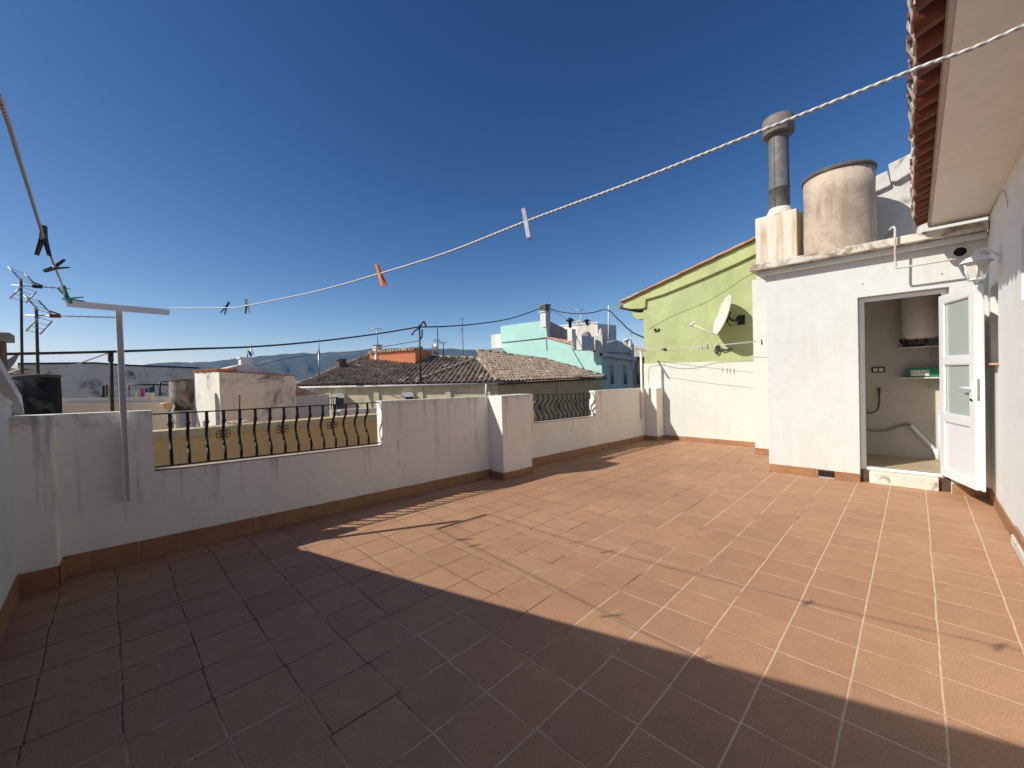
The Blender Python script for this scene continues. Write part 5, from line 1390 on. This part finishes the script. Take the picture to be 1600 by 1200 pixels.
# white blocks behind
wb = thing('white_block_building', far(930, 540, 36), 'plain white rooftop block behind the turquoise house', 'building')
e0 = far(873, 510.5, 37.5); e1 = far(933.5, 505.5, 34.5); e2 = far(960, 515, 37)
mb = MB(); slabwall(mb, e0, e1, 2.5, 0); mb.build('lit_wall', 'roughwhite', wb)
mb = MB(); slabwall(mb, e1+V((.02, 0, 0)), e2, 2.0, 0); mb.build('side_wall', 'oldwhite2', wb)
mb = MB(); d_ = (e1-e0).normalized(); mb.slab(e0-V((.1, .1, 0)), e1-V((.1, .1, 0)), (.5, .5), e0.z, e0.z+.12, e1.z, e1.z+.12); mb.build('coping', 'trim', wb)
def vent(px, pyb, pyt, D, label, mat='iron'):
    a, b = far(px, pyb, D), far(px, pyt, D); h = b.z-a.z
    mb = MB(); mb.lathe(a, [(.12, 0), (.12, h*.6), (.30, h*.7), (.30, h*.8), (.10, h), (.001, h)], 12)
    tag(mb.build('roof_vent', mat), label, 'roof vent', 'roof vents')
vent(917, 507, 499, 35, 'black cowl on the white rooftop block')
vent(891, 512, 497, 30, 'dark wind cowl over the grey stained wall')
vent(979, 539, 529, 33, 'white rounded vent at the right end of the pediment', 'roughwhite')
smalldish(far(906, 504, 35.5), .28, 'little white dish on the rooftop block', (-.6, -.7, .3), 'roughwhite')
vn = thing('rooftop_dish', far(918, 522, 29), 'old dish and tank clutter beside the tiled verge', 'rooftop clutter')
mb = MB(); mb.lathe(far(917, 528, 29.5), [(.34, 0), (.34, .25), (.25, .38), (.001, .4)], 18, axis=(0, .4, 1)); mb.build('hood', 'concrete', vn)
mb = MB(); a = far(910, 538, 28.5); mb.box(a.x-.5, a.x+1.0, a.y-.3, a.y+.4, a.z-.4, a.z+.55); mb.build('cabinet', 'roughwhite', vn)
mb = MB(); a = far(893, 520, 29.2); mb.box(a.x-.22, a.x+.22, a.y-.2, a.y+.2, a.z-.6, a.z+.25); tag(mb.build('chimney_block', 'roughwhite'), 'white block on the grey stained wall', 'chimney')
mb = MB(); mb.tube([far(951, 535, 26), far(951, 477.5, 26)], .045, 8); tag(mb.build('white_pole', 'roughwhite'), 'thin white pole rising by the pediment of the turquoise house', 'pole')
# beige house and far white roof at the right end
bg = thing('beige_house', far(1000, 600, 30), 'beige house squeezed between the turquoise facade and the green wall', 'house')
g0 = ony(989, 562, fyq+.3); g1 = ony(1015, 560, fyq+.3)
mb = MB(); mb.slab((xr+.11, fyq+.3), (xr+4.2, fyq+.3), (0, 4), -6, ony(992, 562, fyq+.3).z, -6, ony(1004, 563, fyq+.3).z); mb.build('wall', 'beige', bg)
mb = MB(); mb.box(g0.x+.2, g0.x+4, fyq+.05, fyq+4, ony(992, 562, fyq).z+.001, ony(992, 557, fyq).z); mb.build('roof', 'brick', bg)
w0 = ony(995, 567, fyq+.25); w1 = ony(1001, 600, fyq+.25)
mb = MB(); mb.box(w0.x, w1.x, fyq+.24, fyq+.29, w1.z, w0.z); mb.build('window', 'glass', bg)
mb = MB(); slabwall(mb, far(965, 536, 40), far(1012, 543, 40), 3, 0); tag(mb.build('white_house', 'roughwhite'), 'long white house top beyond the pediment', 'house')
mb = MB(); a = far(786, 545, 34); slabwall(mb, far(755, 546, 34), far(786, 543, 34), 3, 0); tag(mb.build('white_house', 'roughwhite'), 'white house edge left of the turquoise wall', 'house')

# ------------------------------------------------------------------ distant town, seen above the roofs
towns = [(400, 596, 470, 60, 'oldwhite2', 'pale distant house under the mountains, left'), (436, 598, 455, 45, 'salmontile', 'distant tiled house roof beside the annex'), (455, 596, 478, 70, 'trim', 'far pale house just left of the big roof'), (415, 585, 436, 80, 'oldwhite2', 'distant house behind the annex'), (230, 574.5, 262, 90, 'trim', 'far pale house over the party wall')]
for i, (p0_, py, p1_, D, mt, lb) in enumerate(towns):
    if i in (0, 3, 4): continue
    a, b = far(p0_, py, D), far(p1_, py-.5, D)
    hh = thing('distant_house', V(((a.x+b.x)/2, (a.y+b.y)/2, -6)), lb, 'house', 'distant houses')
    mb = MB(); n = slabwall(mb, a-V((0, 0, .8)), b-V((0, 0, .8)), 4, -6); mb.build('wall', 'trim', hh)
    mb = MB(); r_ = (a+b)/2+n*2+V((0, 0, .2))
    mb.add([a-n*.3-V((0, 0, .78)), b-n*.3-V((0, 0, .78)), b+n*2+V((0, 0, .1)), a+n*2+V((0, 0, .1)), b+n*4.3-V((0, 0, .78)), a+n*4.3-V((0, 0, .78))], [(0, 1, 2, 3), (3, 2, 4, 5), (0, 3, 5), (1, 4, 2)]); mb.build('roof', 'rooftile2' if i != 1 else 'salmontile', hh)
# mountains
def hnoise(x):
    return sum(math.sin(x*f_+p_)*a_ for f_, p_, a_ in ((.9, .3, 1), (2.1, 1.7, .5), (4.7, .6, .28), (9.3, 2.2, .14), (19.1, 4.1, .08), (41, 1.1, .04)))
prof = [(-250, 588), (100, 577), (200, 572.5), (250, 567.5), (270, 566), (300, 566.5), (340, 563.5), (380, 558.5), (410, 556.5), (430, 555.5), (445, 553.5), (460, 552), (475, 550.5), (500, 553), (515, 549), (530, 549.5), (560, 549), (580, 546.5), (640, 543), (720, 546), (820, 552), (1000, 555), (1300, 556)]
mb = MB(); vs = []; nx = 260; nr = 14; Dm = 3800
for i in range(nx+1):
    px = -250+1550*i/nx
    for (a0, b0), (a1_, b1_) in zip(prof, prof[1:]):
        if a0 <= px <= a1_: py = b0+(b1_-b0)*(px-a0)/(a1_-a0); break
    py += .5*hnoise(px*.045)+.35*hnoise(px*.21+3)
    topz = far(px, py, Dm).z; pxy = far(px, py, Dm)
    dirv = V((pxy.x, pxy.y, 0)).normalized()
    for r_ in range(nr+1):
        t_ = r_/nr
        rad = 1900+(Dm-1900)*t_
        z_ = -6.6+(topz+6.6)*(t_**1.5)*(1-.18*math.sin(px*.06+t_*5)*(1-t_)) + (26*hnoise(px*.16+t_*3)*t_*(1-t_)*2.5)
        if r_ == nr: z_ = topz
        vs.append(V((dirv.x*rad, dirv.y*rad, z_)))
fs = [(i*(nr+1)+r_, (i+1)*(nr+1)+r_, (i+1)*(nr+1)+r_+1, i*(nr+1)+r_+1) for i in range(nx) for r_ in range(nr)]
b0_ = len(vs)
for i in range(nx+1):
    v_ = vs[i*(nr+1)+nr]; dv = V((v_.x, v_.y, 0)).normalized(); vs.append(V((v_.x, v_.y, 0))+dv*1500+V((0, 0, -6.6)))
fs += [(i*(nr+1)+nr, (i+1)*(nr+1)+nr, b0_+i+1, b0_+i) for i in range(nx)]
mb.add(vs, fs, True)
tag(mb.build('mountains', 'mountain', org=(0, 0, -6.6)), kind='structure')
# haze
hz, nt = bpy.data.materials.new('haze'), None
hz.use_nodes = True; nt = hz.node_tree
nt.nodes.clear(); out = nt.nodes.new('ShaderNodeOutputMaterial'); pv = nt.nodes.new('ShaderNodeVolumePrincipled')
pv.inputs['Color'].default_value = (.42, .66, 1, 1); pv.inputs['Density'].default_value = HAZE = 0.00009
L(nt, pv.outputs[0], out.inputs['Volume'])
M['haze'] = hz
mb = MB(); mb.box(-5600, 5600, -5600, 5600, -7.5, 330)
tag(mb.build('haze', 'haze', org=(0, 0, 0)), kind='stuff')

# ------------------------------------------------------------------ light
sun_dir = V((-2.65, 1.41, 2.33)).normalized()
elev = math.asin(sun_dir.z)
w = bpy.data.worlds.new('World'); scene.world = w; w.use_nodes = True
nt = w.node_tree; nt.nodes.clear()
out = nt.nodes.new('ShaderNodeOutputWorld'); bg_ = nt.nodes.new('ShaderNodeBackground'); sk = nt.nodes.new('ShaderNodeTexSky')
sk.sky_type = 'NISHITA'; sk.sun_disc = False; sk.sun_elevation = elev; sk.sun_rotation = math.atan2(sun_dir.x, sun_dir.y)
sk.altitude = 50; sk.air_density = 0.6; sk.dust_density = 0.3; sk.ozone_density = 4.0
# dry, clear air: the blue deepens faster towards the zenith than the stock sky's does
SKS = 0.12
sc3 = nt.nodes.new('ShaderNodeSeparateColor'); cc3 = nt.nodes.new('ShaderNodeCombineColor')
L(nt, sk.outputs[0], sc3.inputs[0])
for i, (pw_, k_, mx_) in enumerate(((1.95, 4.8, 0.42), (1.50, 1.93, 0.62), (1.16, 1.18, 0.85))):
    c0 = math_(nt, 'MINIMUM', math_(nt, 'MULTIPLY', sc3.outputs[i], SKS), mx_)
    L(nt, math_(nt, 'MULTIPLY', math_(nt, 'POWER', c0, pw_), k_/SKS), cc3.inputs[i])
L(nt, cc3.outputs[0], bg_.inputs[0]); bg_.inputs[1].default_value = SKS
L(nt, bg_.outputs[0], out.inputs[0])
sl_ = bpy.data.lights.new('sun', 'SUN'); sl_.energy = 4.9; sl_.angle = R(0.53); sl_.color = (1.0, .965, .86)
so_ = bpy.data.objects.new('sun', sl_); col.objects.link(so_)
so_.rotation_euler = (-sun_dir).to_track_quat('-Z', 'Y').to_euler(); so_.location = (0, 0, 30)
scene.view_settings.view_transform = 'Standard'; scene.view_settings.look = 'None'
scene.view_settings.gamma = 1; scene.view_settings.exposure = 0
scene.cycles.max_bounces = 8
scene.cycles.volume_bounces = 0
